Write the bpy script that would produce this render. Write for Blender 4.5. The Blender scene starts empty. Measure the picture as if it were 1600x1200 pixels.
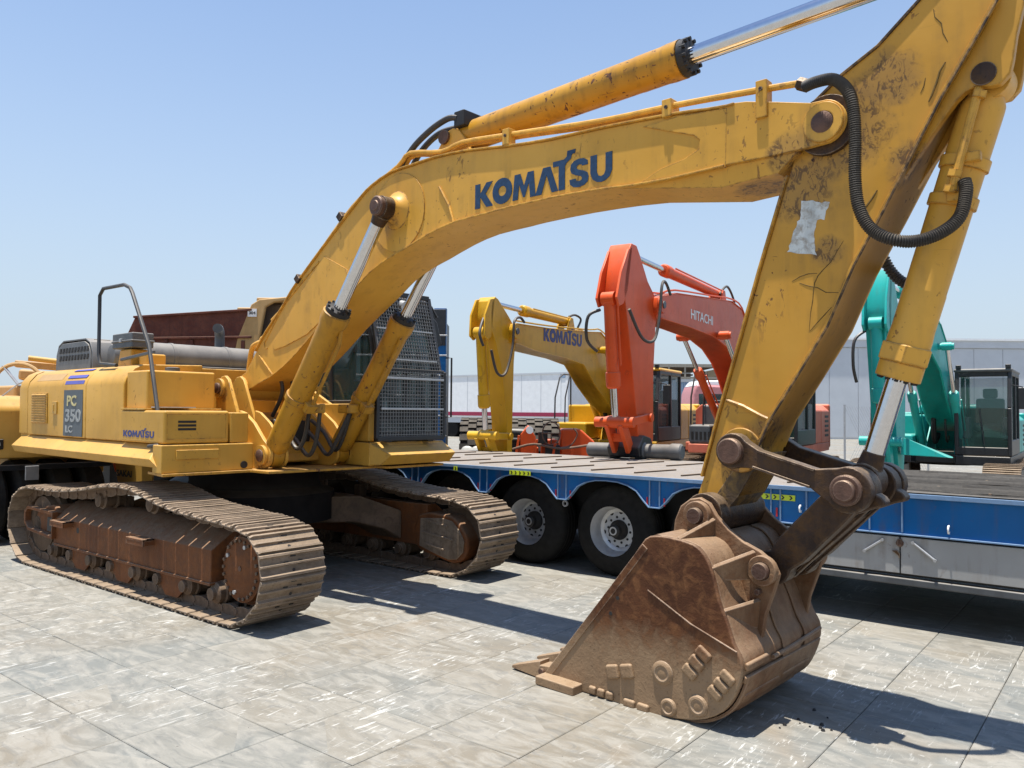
import bpy, bmesh, math, random
from math import sin, cos, pi, radians, hypot, atan2
from mathutils import Vector, Matrix, Euler
random.seed(7)
SC = bpy.context.scene
COL = SC.collection
# ------------------------------------------------------------------ camera
cam_d = bpy.data.cameras.new('camera'); cam = bpy.data.objects.new('camera', cam_d); COL.objects.link(cam)
SC.camera = cam
cam_d.sensor_width = 36; cam_d.lens = 28.015; cam_d.clip_start = .05; cam_d.clip_end = 2500
def _cam():
    y, p, r = radians(128.6345), radians(-1.946), radians(.4811)
    F = Vector((cos(y)*cos(p), sin(y)*cos(p), -sin(p)))
    R = Vector((sin(y), -cos(y), 0)); U = R.cross(F)
    R2 = R*cos(r)+U*sin(r); U2 = U*cos(r)-R*sin(r)
    M = Matrix((R2, U2, -F)).transposed().to_4x4(); M.translation = (4.9059, -5.1044, 1.7361)
    cam.matrix_world = M
_cam()
# ------------------------------------------------------------------ sky and sun
SUN_DIR = Vector((.03, .105, -1)).normalized()
W = bpy.data.worlds.new('World'); SC.world = W; W.use_nodes = True
nt = W.node_tree; nt.nodes.clear()
sky = nt.nodes.new('ShaderNodeTexSky'); sky.sky_type = 'NISHITA'; sky.sun_disc = False
sky.sun_elevation = math.asin(-SUN_DIR.z); sky.sun_rotation = atan2(-SUN_DIR.x, -SUN_DIR.y)
sky.altitude = 0; sky.air_density = 1.0; sky.dust_density = .2; sky.ozone_density = 4.5
bg = nt.nodes.new('ShaderNodeBackground'); bg.inputs['Strength'].default_value = .106
# milky desert haze: the blue pales towards the horizon all round
def _wm(op, a, b=None):
    n = nt.nodes.new('ShaderNodeMath'); n.operation = op
    for i, v in enumerate((a, b)):
        if v is None: continue
        if isinstance(v, (int, float)): n.inputs[i].default_value = v
        else: nt.links.new(v, n.inputs[i])
    return n.outputs[0]
_tc = nt.nodes.new('ShaderNodeTexCoord'); _sx = nt.nodes.new('ShaderNodeSeparateXYZ'); nt.links.new(_tc.outputs['Generated'], _sx.inputs[0])
_hz = _wm('EXPONENT', _wm('MULTIPLY', _wm('POWER', _wm('DIVIDE', _wm('MAXIMUM', _sx.outputs[2], 0.0), .37), 1.5), -1.0))
_mx = nt.nodes.new('ShaderNodeMix'); _mx.data_type = 'RGBA'; nt.links.new(_hz, _mx.inputs[0])
K_ = 1/(.106*2)
_mx.inputs[7].default_value = (.585*K_, .68*K_, .765*K_, 1)
wo = nt.nodes.new('ShaderNodeOutputWorld')
nt.links.new(sky.outputs[0], _mx.inputs[6]); nt.links.new(_mx.outputs[2], bg.inputs[0]); nt.links.new(bg.outputs[0], wo.inputs[0])
sun_d = bpy.data.lights.new('sun', 'SUN'); sun_d.energy = 4.3; sun_d.angle = radians(.53); sun_d.color = (1, .965, .9)
sun = bpy.data.objects.new('sun', sun_d); COL.objects.link(sun)
sun.rotation_mode = 'QUATERNION'; sun.rotation_quaternion = SUN_DIR.to_track_quat('-Z', 'Y')
SC.view_settings.view_transform = 'Standard'; SC.view_settings.look = 'None'
SC.view_settings.exposure = 1.0; SC.view_settings.gamma = 1; SC.view_settings.use_curve_mapping = False
SC.render.engine = 'CYCLES'
SC.cycles.max_bounces = 6; SC.cycles.diffuse_bounces = 3; SC.cycles.glossy_bounces = 3; SC.cycles.transmission_bounces = 5
SC.cycles.transparent_max_bounces = 8; SC.cycles.use_denoising = True
# ------------------------------------------------------------------ mesh builder
class MB:
    def __init__(s): s.v = []; s.f = []
    def add(s, vs, fs):
        n = len(s.v); s.v += [tuple(v) for v in vs]; s.f += [tuple(i+n for i in f) for f in fs]; return s
    def box(s, x0, x1, y0, y1, z0, z1):
        return s.add([(x0,y0,z0),(x1,y0,z0),(x1,y1,z0),(x0,y1,z0),(x0,y0,z1),(x1,y0,z1),(x1,y1,z1),(x0,y1,z1)],
                     [(0,3,2,1),(4,5,6,7),(0,1,5,4),(1,2,6,5),(2,3,7,6),(3,0,4,7)])
    def obox(s, c, ax, ay, az, sx, sy, sz):
        c = Vector(c); ax = Vector(ax).normalized()*sx/2; ay = Vector(ay).normalized()*sy/2; az = Vector(az).normalized()*sz/2
        vs = [c+a*ax+b*ay+d*az for d in (-1,1) for a,b in ((-1,-1),(1,-1),(1,1),(-1,1))]
        return s.add(vs, [(0,3,2,1),(4,5,6,7),(0,1,5,4),(1,2,6,5),(2,3,7,6),(3,0,4,7)])
    def bar(s, p, q, w, h=None, up=(0,0,1)):
        p, q = Vector(p), Vector(q); d = q-p; h = h or w
        u = Vector(up)
        if abs(d.normalized().dot(u)) > .98: u = Vector((0,1,0))
        a = d.cross(u).normalized(); b = a.cross(d).normalized()
        return s.obox((p+q)/2, d, a, b, d.length, w, h)
    def prism(s, pts, lo, hi, axis='y'):
        n = len(pts)
        def m(p, t):
            return {'y': (p[0], t, p[1]), 'x': (t, p[0], p[1]), 'z': (p[0], p[1], t)}[axis]
        vs = [m(p, lo) for p in pts]+[m(p, hi) for p in pts]
        return s.add(vs, [tuple(range(n)), tuple(range(2*n-1, n-1, -1))]+[(i, i+n, (i+1) % n+n, (i+1) % n) for i in range(n)])
    def strip(s, path, lo, hi, th, closed=False, axis='y'):
        """ribbon solid following path in the plane, thickness th to the left of travel"""
        n = len(path); P = [Vector(p) for p in path]; nr = []
        for i in range(n):
            a = P[i-1] if (i > 0 or closed) else P[i]; b = P[(i+1) % n] if (i < n-1 or closed) else P[i]
            d = (b-a).normalized(); nr.append(Vector((-d.y, d.x)))
        Q = [P[i]+nr[i]*th for i in range(n)]
        def m(p, t): return (p[0], t, p[1]) if axis == 'y' else ((t, p[0], p[1]) if axis == 'x' else (p[0], p[1], t))
        vs = []
        for i in range(n): vs += [m(P[i], lo), m(P[i], hi), m(Q[i], hi), m(Q[i], lo)]
        fs = []
        for i in range(n if closed else n-1):
            a, b = 4*i, 4*((i+1) % n)
            for k in range(4): fs.append((a+k, a+(k+1) % 4, b+(k+1) % 4, b+k))
        if not closed: fs += [(0,1,2,3), (4*n-1, 4*n-2, 4*n-3, 4*n-4)]
        return s.add(vs, fs)
    def cyl(s, p, q, r, n=20, r2=None, cap=True):
        p, q = Vector(p), Vector(q); d = (q-p).normalized(); r2 = r if r2 is None else r2
        u = d.orthogonal().normalized(); w = d.cross(u); vs = []
        for c, rr in ((p, r), (q, r2)):
            vs += [c+(u*cos(2*pi*i/n)+w*sin(2*pi*i/n))*rr for i in range(n)]
        fs = [(i, (i+1) % n, (i+1) % n+n, i+n) for i in range(n)]
        if cap: fs += [tuple(range(n-1, -1, -1)), tuple(range(n, 2*n))]
        return s.add(vs, fs)
    def ring(s, p, q, ro, ri, n=28):
        p, q = Vector(p), Vector(q); d = (q-p).normalized(); u = d.orthogonal().normalized(); w = d.cross(u); vs = []
        for c, rr in ((p, ro), (q, ro), (q, ri), (p, ri)):
            vs += [c+(u*cos(2*pi*i/n)+w*sin(2*pi*i/n))*rr for i in range(n)]
        fs = []
        for k in range(4):
            a, b = k*n, ((k+1) % 4)*n
            fs += [(a+i, a+(i+1) % n, b+(i+1) % n, b+i) for i in range(n)]
        return s.add(vs, fs)
    def lathe(s, o, d, prof, n=32):
        """prof: (distance along axis, radius) list"""
        o = Vector(o); d = Vector(d).normalized(); u = d.orthogonal().normalized(); w = d.cross(u); vs = []
        for t, r in prof: vs += [o+d*t+(u*cos(2*pi*i/n)+w*sin(2*pi*i/n))*max(r, 1e-4) for i in range(n)]
        fs = []
        for k in range(len(prof)-1):
            fs += [(k*n+i, k*n+(i+1) % n, (k+1)*n+(i+1) % n, (k+1)*n+i) for i in range(n)]
        fs += [tuple(range(n-1, -1, -1)), tuple(range((len(prof)-1)*n, len(prof)*n))]
        return s.add(vs, fs)
    def tube(s, path, r, n=10, rf=None):
        P = [Vector(p) for p in path]; m = len(P); vs = []; u = None
        for i in range(m):
            d = (P[min(i+1, m-1)]-P[max(i-1, 0)]).normalized()
            if u is None: u = d.orthogonal().normalized()
            u = (u-d*u.dot(d)).normalized(); w = d.cross(u); rr = rf(i) if rf else r
            vs += [P[i]+(u*cos(2*pi*k/n)+w*sin(2*pi*k/n))*rr for k in range(n)]
        fs = [(i*n+k, i*n+(k+1) % n, (i+1)*n+(k+1) % n, (i+1)*n+k) for i in range(m-1) for k in range(n)]
        fs += [tuple(range(n-1, -1, -1)), tuple(range((m-1)*n, m*n))]
        return s.add(vs, fs)
    def mesh(s, name, smooth=35):
        me = bpy.data.meshes.new(name); me.from_pydata(s.v, [], s.f)
        bm = bmesh.new(); bm.from_mesh(me); bmesh.ops.recalc_face_normals(bm, faces=bm.faces); bm.to_mesh(me); bm.free()
        if smooth:
            me.polygons.foreach_set('use_smooth', [True]*len(me.polygons)); me.set_sharp_from_angle(angle=radians(smooth))
        return me
def smoothpath(pts, k=4, closed=False):
    """Catmull-Rom through points"""
    P = [Vector(p) for p in pts]; n = len(P); out = []
    for i in range(n if closed else n-1):
        if closed: a, b, c, d = P[i-1], P[i], P[(i+1) % n], P[(i+2) % n]
        else: a, b, c, d = P[max(i-1, 0)], P[i], P[i+1], P[min(i+2, n-1)]
        for j in range(k):
            t = j/k
            out.append(.5*((2*b)+(c-a)*t+(2*a-5*b+4*c-d)*t*t+(3*b-a-3*c+d)*t**3))
    if not closed: out.append(P[-1])
    return out
def tag(o, label=None, cat=None, group=None, kind=None):
    for k, v in (('label', label), ('category', cat), ('group', group), ('kind', kind)):
        if v: o[k] = v
    return o
def part(name, mb, m, parent=None, bevel=0, smooth=35, rz=0, kind=None, label=None):
    me = mb if isinstance(mb, bpy.types.Mesh) else mb.mesh(name, smooth)
    if m is not None and not me.materials: me.materials.append(m)
    o = bpy.data.objects.new(name, me); COL.objects.link(o)
    if parent: o.parent = parent
    if rz: o.rotation_euler.z = rz
    if bevel:
        b = o.modifiers.new('bevel', 'BEVEL'); b.width = bevel; b.segments = 2; b.limit_method = 'ANGLE'; b.angle_limit = radians(40)
        b.harden_normals = True
    tag(o, label, None, None, kind); return o
def empty(name, loc, rz=0, label=None, cat=None, group=None):
    o = bpy.data.objects.new(name, None); COL.objects.link(o); o.location = loc; o.rotation_euler.z = rz
    o.empty_display_size = .2
    return tag(o, label, cat, group)
def struct(name, mb, m, smooth=0):
    o = part(name, mb, m, None, 0, smooth); o['kind'] = 'structure'; return o
# ------------------------------------------------------------------ materials
def new_mat(name):
    m = bpy.data.materials.new(name); m.use_nodes = True; t = m.node_tree
    b = t.nodes['Principled BSDF']; return m, t, b
def N(t, typ, **kw):
    n = t.nodes.new(typ)
    for k, v in kw.items():
        if k in n.inputs.keys() if hasattr(n.inputs, 'keys') else False: n.inputs[k].default_value = v
        else: setattr(n, k, v)
    return n
def noise(t, vec, scale, detail=4, rough=.55, dist=0):
    n = t.nodes.new('ShaderNodeTexNoise'); n.inputs['Scale'].default_value = scale; n.inputs['Detail'].default_value = detail
    n.inputs['Roughness'].default_value = rough; n.inputs['Distortion'].default_value = dist
    if vec: t.links.new(vec, n.inputs['Vector'])
    return n.outputs['Fac']
def mapv(t, vec, scale, rot=(0,0,0), loc=(0,0,0)):
    n = t.nodes.new('ShaderNodeMapping'); n.inputs['Scale'].default_value = scale; n.inputs['Rotation'].default_value = rot
    n.inputs['Location'].default_value = loc; t.links.new(vec, n.inputs['Vector']); return n.outputs[0]
def ramp(t, fac, a, b, lo=0., hi=1.):
    n = t.nodes.new('ShaderNodeMapRange'); n.inputs['From Min'].default_value = a; n.inputs['From Max'].default_value = b
    n.inputs['To Min'].default_value = lo; n.inputs['To Max'].default_value = hi
    if isinstance(fac, (int, float)): n.inputs['Value'].default_value = fac
    else: t.links.new(fac, n.inputs['Value'])
    return n.outputs[0]
def math_(t, op, a, b=None):
    n = t.nodes.new('ShaderNodeMath'); n.operation = op
    for i, v in enumerate((a, b)):
        if v is None: continue
        if isinstance(v, (int, float)): n.inputs[i].default_value = v
        else: t.links.new(v, n.inputs[i])
    return n.outputs[0]
def mix(t, fac, a, b, blend='MIX'):
    n = t.nodes.new('ShaderNodeMix'); n.data_type = 'RGBA'; n.blend_type = blend
    for s_, v in ((0, fac), (6, a), (7, b)):
        if isinstance(v, (int, float)): n.inputs[s_].default_value = v
        elif isinstance(v, tuple): n.inputs[s_].default_value = (*v, 1) if len(v) == 3 else v
        else: t.links.new(v, n.inputs[s_])
    return n.outputs[2]
def bump(t, b, h, strength=.3, dist=.01, prev=None):
    n = t.nodes.new('ShaderNodeBump'); n.inputs['Strength'].default_value = strength; n.inputs['Distance'].default_value = dist
    t.links.new(h, n.inputs['Height']); t.links.new(n.outputs[0], b.inputs['Normal']); return n
def objco(t): return t.nodes.new('ShaderNodeTexCoord').outputs['Object']
def edge_mask(t, rad=.016, lo=.90, hi=.992):
    bv = t.nodes.new('ShaderNodeBevel'); bv.samples = 4; bv.inputs['Radius'].default_value = rad
    g = t.nodes.new('ShaderNodeNewGeometry'); d = t.nodes.new('ShaderNodeVectorMath'); d.operation = 'DOT_PRODUCT'
    t.links.new(bv.outputs[0], d.inputs[0]); t.links.new(g.outputs['Normal'], d.inputs[1])
    return ramp(t, d.outputs['Value'], lo, hi, 1, 0)
def upness(t, a=.3, b=.9):
    g = t.nodes.new('ShaderNodeNewGeometry'); s = t.nodes.new('ShaderNodeSeparateXYZ'); t.links.new(g.outputs['Normal'], s.inputs[0])
    return ramp(t, s.outputs[2], a, b)
def paint(name, base, worn=None, chip=.5, dirt=.3, dust=.3, rough=.42, edge=0, chipcol=(.045,.025,.018), dirtcol=(.12,.075,.035), spec=.28, fade=.14, stains=(), zone_=(.44,.62)):
    m, t, b = new_mat(name); co = objco(t)
    big = noise(t, co, 1.3, 3); med = noise(t, co, 7, 6, .6)
    dk = tuple(c*(1-fade) for c in base); lt = worn or tuple(min(1, c*(1+fade)+.015) for c in base)
    c = mix(t, ramp(t, big, .3, .7), dk, lt)
    # downward grime streaks
    st = noise(t, mapv(t, co, (9, 9, .9)), 1, 5, .6)
    g = math_(t, 'MULTIPLY', ramp(t, st, .48, .75), ramp(t, med, .35, .65))
    c = mix(t, math_(t, 'MULTIPLY', g, dirt), c, dirtcol)
    c = mix(t, math_(t, 'MULTIPLY', upness(t), ramp(t, med, .3, .7, dust*.5, dust)), c, (.42,.35,.25))
    # flaked spots and scratches
    zone = ramp(t, noise(t, co, 1.7, 3), *zone_)
    spots = ramp(t, noise(t, co, 26, 4, .5, .6), .655, .675)
    spots2 = ramp(t, noise(t, mapv(t, co, (1, 1, .45)), 11, 6, .6, 1.2), .64, .66)
    for (sx_, sy_, sz_, sr_) in stains:   # heavily scuffed places of their own
        dn = t.nodes.new('ShaderNodeVectorMath'); dn.operation = 'DISTANCE'; dn.inputs[1].default_value = (sx_, sy_, sz_); t.links.new(co, dn.inputs[0])
        near = math_(t, 'ADD', ramp(t, dn.outputs['Value'], sr_, 0, 0, 1), math_(t, 'MULTIPLY', math_(t, 'SUBTRACT', med, .5), .9))
        blot = math_(t, 'MULTIPLY', ramp(t, near, .22, .5), ramp(t, noise(t, mapv(t, co, (1, 1, .6), (0, .5, 0)), 22, 7, .7, 1.2), .50, .56))
        c = mix(t, math_(t, 'MULTIPLY', ramp(t, near, .15, .5), .45), c, (.20,.12,.05)); c = mix(t, math_(t, 'MULTIPLY', blot, .75), c, (.075,.04,.022))
    scr = ramp(t, noise(t, mapv(t, co, (3, 3, 90), (0, .9, 0)), 1, 3, .5), .73, .75)
    ch = math_(t, 'MULTIPLY', math_(t, 'MAXIMUM', math_(t, 'MAXIMUM', spots, spots2), math_(t, 'MULTIPLY', scr, .6)), zone)
    ch = math_(t, 'MULTIPLY', ch, chip)
    if edge:
        e = math_(t, 'MULTIPLY', edge_mask(t), ramp(t, noise(t, co, 14, 5, .7), .5-.12*edge, .6))
        ch = math_(t, 'MAXIMUM', ch, e)
    ch = math_(t, 'MINIMUM', ch, 1)
    rust = mix(t, ramp(t, noise(t, co, 40, 3), .4, .6), chipcol, (.16, .065, .03))
    c = mix(t, ch, c, rust)
    t.links.new(c, b.inputs['Base Color'])
    t.links.new(ramp(t, math_(t, 'ADD', math_(t, 'MULTIPLY', ch, .5), math_(t, 'MULTIPLY', med, .3)), 0, .8, rough-.06, rough+.4), b.inputs['Roughness'])
    b.inputs['Specular IOR Level'].default_value = spec
    h = math_(t, 'SUBTRACT', math_(t, 'MULTIPLY', noise(t, co, 3, 4), .6), math_(t, 'MULTIPLY', ch, .12))
    bump(t, b, h, .25, .02)
    return m
def simple(name, col, rough=.5, metal=0, var=.15, scale=12, bumps=.15, dust=0, spec=.5):
    m, t, b = new_mat(name); co = objco(t); n = noise(t, co, scale, 5, .6)
    c = mix(t, ramp(t, n, .3, .7), tuple(x*(1-var) for x in col), tuple(min(1, x*(1+var)) for x in col))
    if dust: c = mix(t, math_(t, 'MULTIPLY', upness(t, .1, .9), ramp(t, n, .3, .6, dust*.6, dust)), c, (.4,.33,.24))
    t.links.new(c, b.inputs['Base Color']); b.inputs['Roughness'].default_value = rough; b.inputs['Metallic'].default_value = metal
    b.inputs['Specular IOR Level'].default_value = spec
    if bumps: bump(t, b, n, bumps, .004)
    return m
def rusty(name, a, bcol, ccol, rough=.7, edge=.0, metal=0., scale=1., low=None):
    m, t, b = new_mat(name); co = objco(t)
    n1 = noise(t, co, 2.2*scale, 6, .68, .4); n2 = noise(t, co, 14*scale, 6, .65, .5); st = noise(t, mapv(t, co, (10, 10, 1.2)), 1, 5, .6)
    c = mix(t, ramp(t, n1, .38, .62), a, bcol)
    c = mix(t, math_(t, 'MULTIPLY', ramp(t, n2, .45, .7), .75), c, ccol)
    c = mix(t, math_(t, 'MULTIPLY', ramp(t, st, .5, .75), .45), c, tuple(x*.35 for x in a))
    if low:   # dried mud on the lower part (object space height)
        s = t.nodes.new('ShaderNodeSeparateXYZ'); t.links.new(co, s.inputs[0])
        hgt = math_(t, 'ADD', s.outputs[2], math_(t, 'MULTIPLY', math_(t, 'SUBTRACT', n2, .5), .35))
        c = mix(t, math_(t, 'MULTIPLY', ramp(t, hgt, low[0], low[1], 1, 0), ramp(t, n1, .2, .55, .55, .95)), c, low[2])
    c = mix(t, math_(t, 'MULTIPLY', upness(t, .2, .9), ramp(t, n2, .3, .7, .2, .55)), c, (.36,.27,.18))
    if edge:
        c = mix(t, math_(t, 'MULTIPLY', edge_mask(t, .01), ramp(t, n2, .35, .6, 0, edge)), c, (.42,.33,.25))
    b.inputs['Specular IOR Level'].default_value = .22
    t.links.new(c, b.inputs['Base Color']); b.inputs['Roughness'].default_value = rough; b.inputs['Metallic'].default_value = metal
    pit = noise(t, co, 48*scale, 4, .7)
    c = mix(t, ramp(t, pit, .60, .72, 0, .55), c, tuple(x*.4 for x in a)); t.links.new(c, b.inputs['Base Color'])
    bump(t, b, math_(t, 'ADD', n2, math_(t, 'MULTIPLY', pit, .6)), .6, .008)
    return m
Y = (.62, .34, .055)
M = {}
M['yellow'] = paint('worn_yellow_paint', (.66,.335,.042), (.70,.375,.062), chip=.6, dirt=.35, dust=.35, rough=.40, edge=.8, stains=((6.10,-.26,3.22,.20),(5.85,0,3.1,.25),(2.62,-.3,3.40,.13),(.95,-.45,1.2,.22),(.2,-.45,1.9,.14)))
M['yellow_arm'] = paint('scuffed_yellow_paint', (.53,.255,.024), (.58,.30,.045), chip=1.0, dirt=.55, dust=.35, rough=.4, edge=1, stains=((6.42,-.19,3.30,.34),(6.15,-.19,3.02,.26),(6.75,-.19,3.05,.20),(6.62,-.19,3.55,.22),(6.3,-.19,2.66,.13),(5.75,-.19,1.42,.20),(5.9,-.1,1.6,.2)))
M['yellow_body'] = paint('sun_faded_body_yellow', (.57,.30,.038), (.61,.335,.058), chip=.35, dirt=.28, dust=.3, rough=.42, edge=.25)
M['yellow_cyl'] = paint('oily_cylinder_yellow', (.46,.215,.015), (.52,.26,.025), chip=1.1, dirt=.8, dust=.3, rough=.36, edge=1, zone_=(.36,.5), dirtcol=(.05,.035,.02))
M['yellow_new'] = paint('fresh_yellow_paint', (.62,.33,.010), (.66,.37,.02), chip=.5, dirt=.35, dust=.3, rough=.3)
M['yellow_dim'] = paint('dusty_yellow_paint', (.56,.31,.05), (.60,.35,.09), chip=.3, dirt=.3, dust=.3, rough=.45)
M['orange'] = paint('excavator_orange_red', (.66,.075,.012), (.70,.098,.02), chip=.5, dirt=.3, dust=.4, rough=.35)
M['salmon'] = paint('faded_orange_red', (.60,.13,.07), (.64,.18,.11), chip=.2, dirt=.15, dust=.3, rough=.5)
M['teal'] = paint('excavator_teal', (.010,.34,.30), (.02,.42,.375), chip=.5, dirt=.3, dust=.3, rough=.36)
M['blue'] = paint('trailer_blue', (.002,.10,.30), (.004,.13,.37), chip=.5, dirt=.6, dust=.3, rough=.35)
M['blue_edge'] = simple('trailer_pale_blue_edge', (.15,.25,.40), .5)
M['grey_panel'] = paint('grey_painted_panel', (.34,.335,.32), (.38,.375,.36), chip=.3, dirt=.7, dust=.2, rough=.5)
M['tan'] = paint('desert_tan_paint', (.46,.27,.10), (.50,.31,.13), chip=.2, dirt=.35, dust=.3, rough=.55)
M['rust_body'] = rusty('rusted_dump_body', (.10,.028,.018), (.15,.05,.03), (.07,.03,.025))
M['frame_rust'] = rusty('rusted_track_frame', (.13,.044,.014), (.20,.072,.022), (.10,.045,.022), .7, .6)
M['shoe'] = rusty('dusty_track_steel', (.155,.112,.074), (.27,.20,.138), (.11,.07,.042), .62, .9, .15)
M['link_steel'] = rusty('brown_track_link_steel', (.10,.065,.04), (.17,.11,.07), (.07,.045,.03), .65, .6, .2)
M['bucket'] = rusty('rusted_bucket_steel', (.066,.023,.009), (.115,.042,.016), (.21,.09,.034), .55, .8, .1, 1., (.30, .50, (.29,.19,.108)))
M['bucket_back'] = rusty('tan_rusted_bucket_back', (.15,.075,.036), (.27,.165,.092), (.16,.065,.026), .55, .8, .1)
M['link'] = rusty('greasy_brown_steel', (.035,.022,.016), (.065,.038,.025), (.11,.055,.018), .45, .8, .3)
M['pin'] = rusty('rusted_pin', (.10,.055,.04), (.16,.09,.065), (.08,.05,.04), .5, .5, .4)
M['arm_low'] = rusty('worn_arm_nose', (.055,.036,.024), (.10,.065,.035), (.34,.20,.05), .5, .5)
M['chrome'] = simple('chromed_rod', (.62,.62,.64), .13, 1, .06, 40, .02)
M['chrome_d'] = simple('dusty_chromed_rod', (.60,.58,.56), .28, 1, .12, 30, .05)
M['rubber'] = simple('black_rubber', (.018,.018,.018), .62, 0, .3, 20, .2, .25)
M['tyre'] = simple('tyre_rubber', (.011,.0105,.010), .8, 0, .3, 15, .25, .12, .2)
M['hose'] = simple('spiral_hose_rubber', (.03,.026,.023), .5, 0, .3, 60, .2, .3)
M['black'] = simple('black_painted_steel', (.014,.015,.017), .42, 0, .3, 10, .1, .3)
M['dark'] = simple('grease_and_hole_black', (.012,.010,.009), .6, 0, .4, 10, .3)  # slots and holes too: their inner shade is drawn as dark pieces
M['grey'] = simple('dark_grey_paint', (.075,.08,.085), .5, 0, .25, 6, .1, .4)
M['hood'] = simple('dusty_grey_hood', (.11,.115,.12), .5, 0, .2, 5, .05, .45)
M['white'] = simple('white_paint', (.80,.80,.79), .5, 0, .06, 3, .03)
M['offwhite'] = simple('grey_white_cladding', (.52,.54,.56), .6, 0, .05, 1, .02)
M['rim'] = simple('silver_wheel_rim', (.50,.50,.50), .42, .5, .12, 10, .08)
M['navy'] = simple('navy_lettering', (.008,.036,.09), .5, 0, .35, 30, .05)
M['navy_faded'] = simple('royal_blue_lettering', (.016,.03,.16), .45, 0, .1)
M['decal_grey'] = simple('slate_decal', (.085,.10,.11), .55, 0, .1)
M['letter_grey'] = simple('faded_grey_letter', (.30,.31,.30), .6, 0, .15, 40)
M['letter_yellow'] = simple('faded_yellow_letter', (.55,.47,.22), .6, 0, .15, 40)
M['stripe_purple'] = simple('faded_purple_stripe', (.09,.09,.33), .55, 0, .1)
M['ltext'] = simple('white_lettering', (.78,.74,.7), .5)
M['red'] = simple('red_marker', (.55,.02,.03), .35)
M['redstripe'] = simple('dark_red_stripe', (.30,.02,.06), .5)
M['acid'] = simple('acid_yellow_reflector', (.60,.72,.03), .4)
M['sticker'] = rusty('peeling_white_sticker', (.62,.64,.60), (.66,.67,.63), (.22,.14,.07), .6, 0, 0, 1.6)
M['concrete'] = simple('grey_plastic_sack', (.45,.44,.40), .8, 0, .2, 8, .3)
M['deck'] = rusty('galvanised_deck_plate', (.165,.17,.175), (.215,.22,.225), (.12,.12,.118), .6)
M['corr'] = simple('pale_blue_corrugated', (.25,.34,.45), .55, 0, .08)
M['brown_steel'] = rusty('brown_roof_steel', (.10,.07,.05), (.13,.09,.06), (.08,.06,.05))
M['galv'] = simple('galvanised_rod', (.45,.45,.45), .45, .6, .1)
M['corr_t'] = simple('teal_grey_rib', (.16,.25,.26), .55)
M['corr_d'] = simple('dark_grey_rib', (.05,.06,.065), .55)
M['tyre_dusty'] = simple('dusty_lugged_rubber', (.035,.034,.033), .85, 0, .3, 10, .3, .2, .2)
M['edge_worn'] = rusty('chipped_paint_edge', (.06,.035,.018), (.045,.028,.018), (.42,.21,.03), .6, .3)
M['streak'] = simple('brown_grime', (.13,.085,.03), .8, 0, .4, 40, 0, 0, .1)
M['wire'] = simple('dusty_wire', (.16,.16,.155), .6)
M['dull_black'] = simple('dull_black_steel', (.010,.008,.007), .8, 0, .4, 6, .3, .12, .15)
M['tan_grey'] = simple('weathered_tan_steel', (.30,.26,.20), .6)
M['pink'] = simple('faded_pink_lorry_paint', (.50,.20,.20), .45)
def glass(name, col, rough=.05, alpha=.55):
    m, t, b = new_mat(name); b.inputs['Base Color'].default_value = (*col, 1); b.inputs['Roughness'].default_value = rough
    b.inputs['Specular IOR Level'].default_value = .9; b.inputs['Alpha'].default_value = alpha; return m
M['glass'] = glass('tinted_cab_glass', (.03,.07,.07))
M['glass_light'] = glass('green_tinted_glass', (.06,.12,.10), .04, .42)
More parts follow.
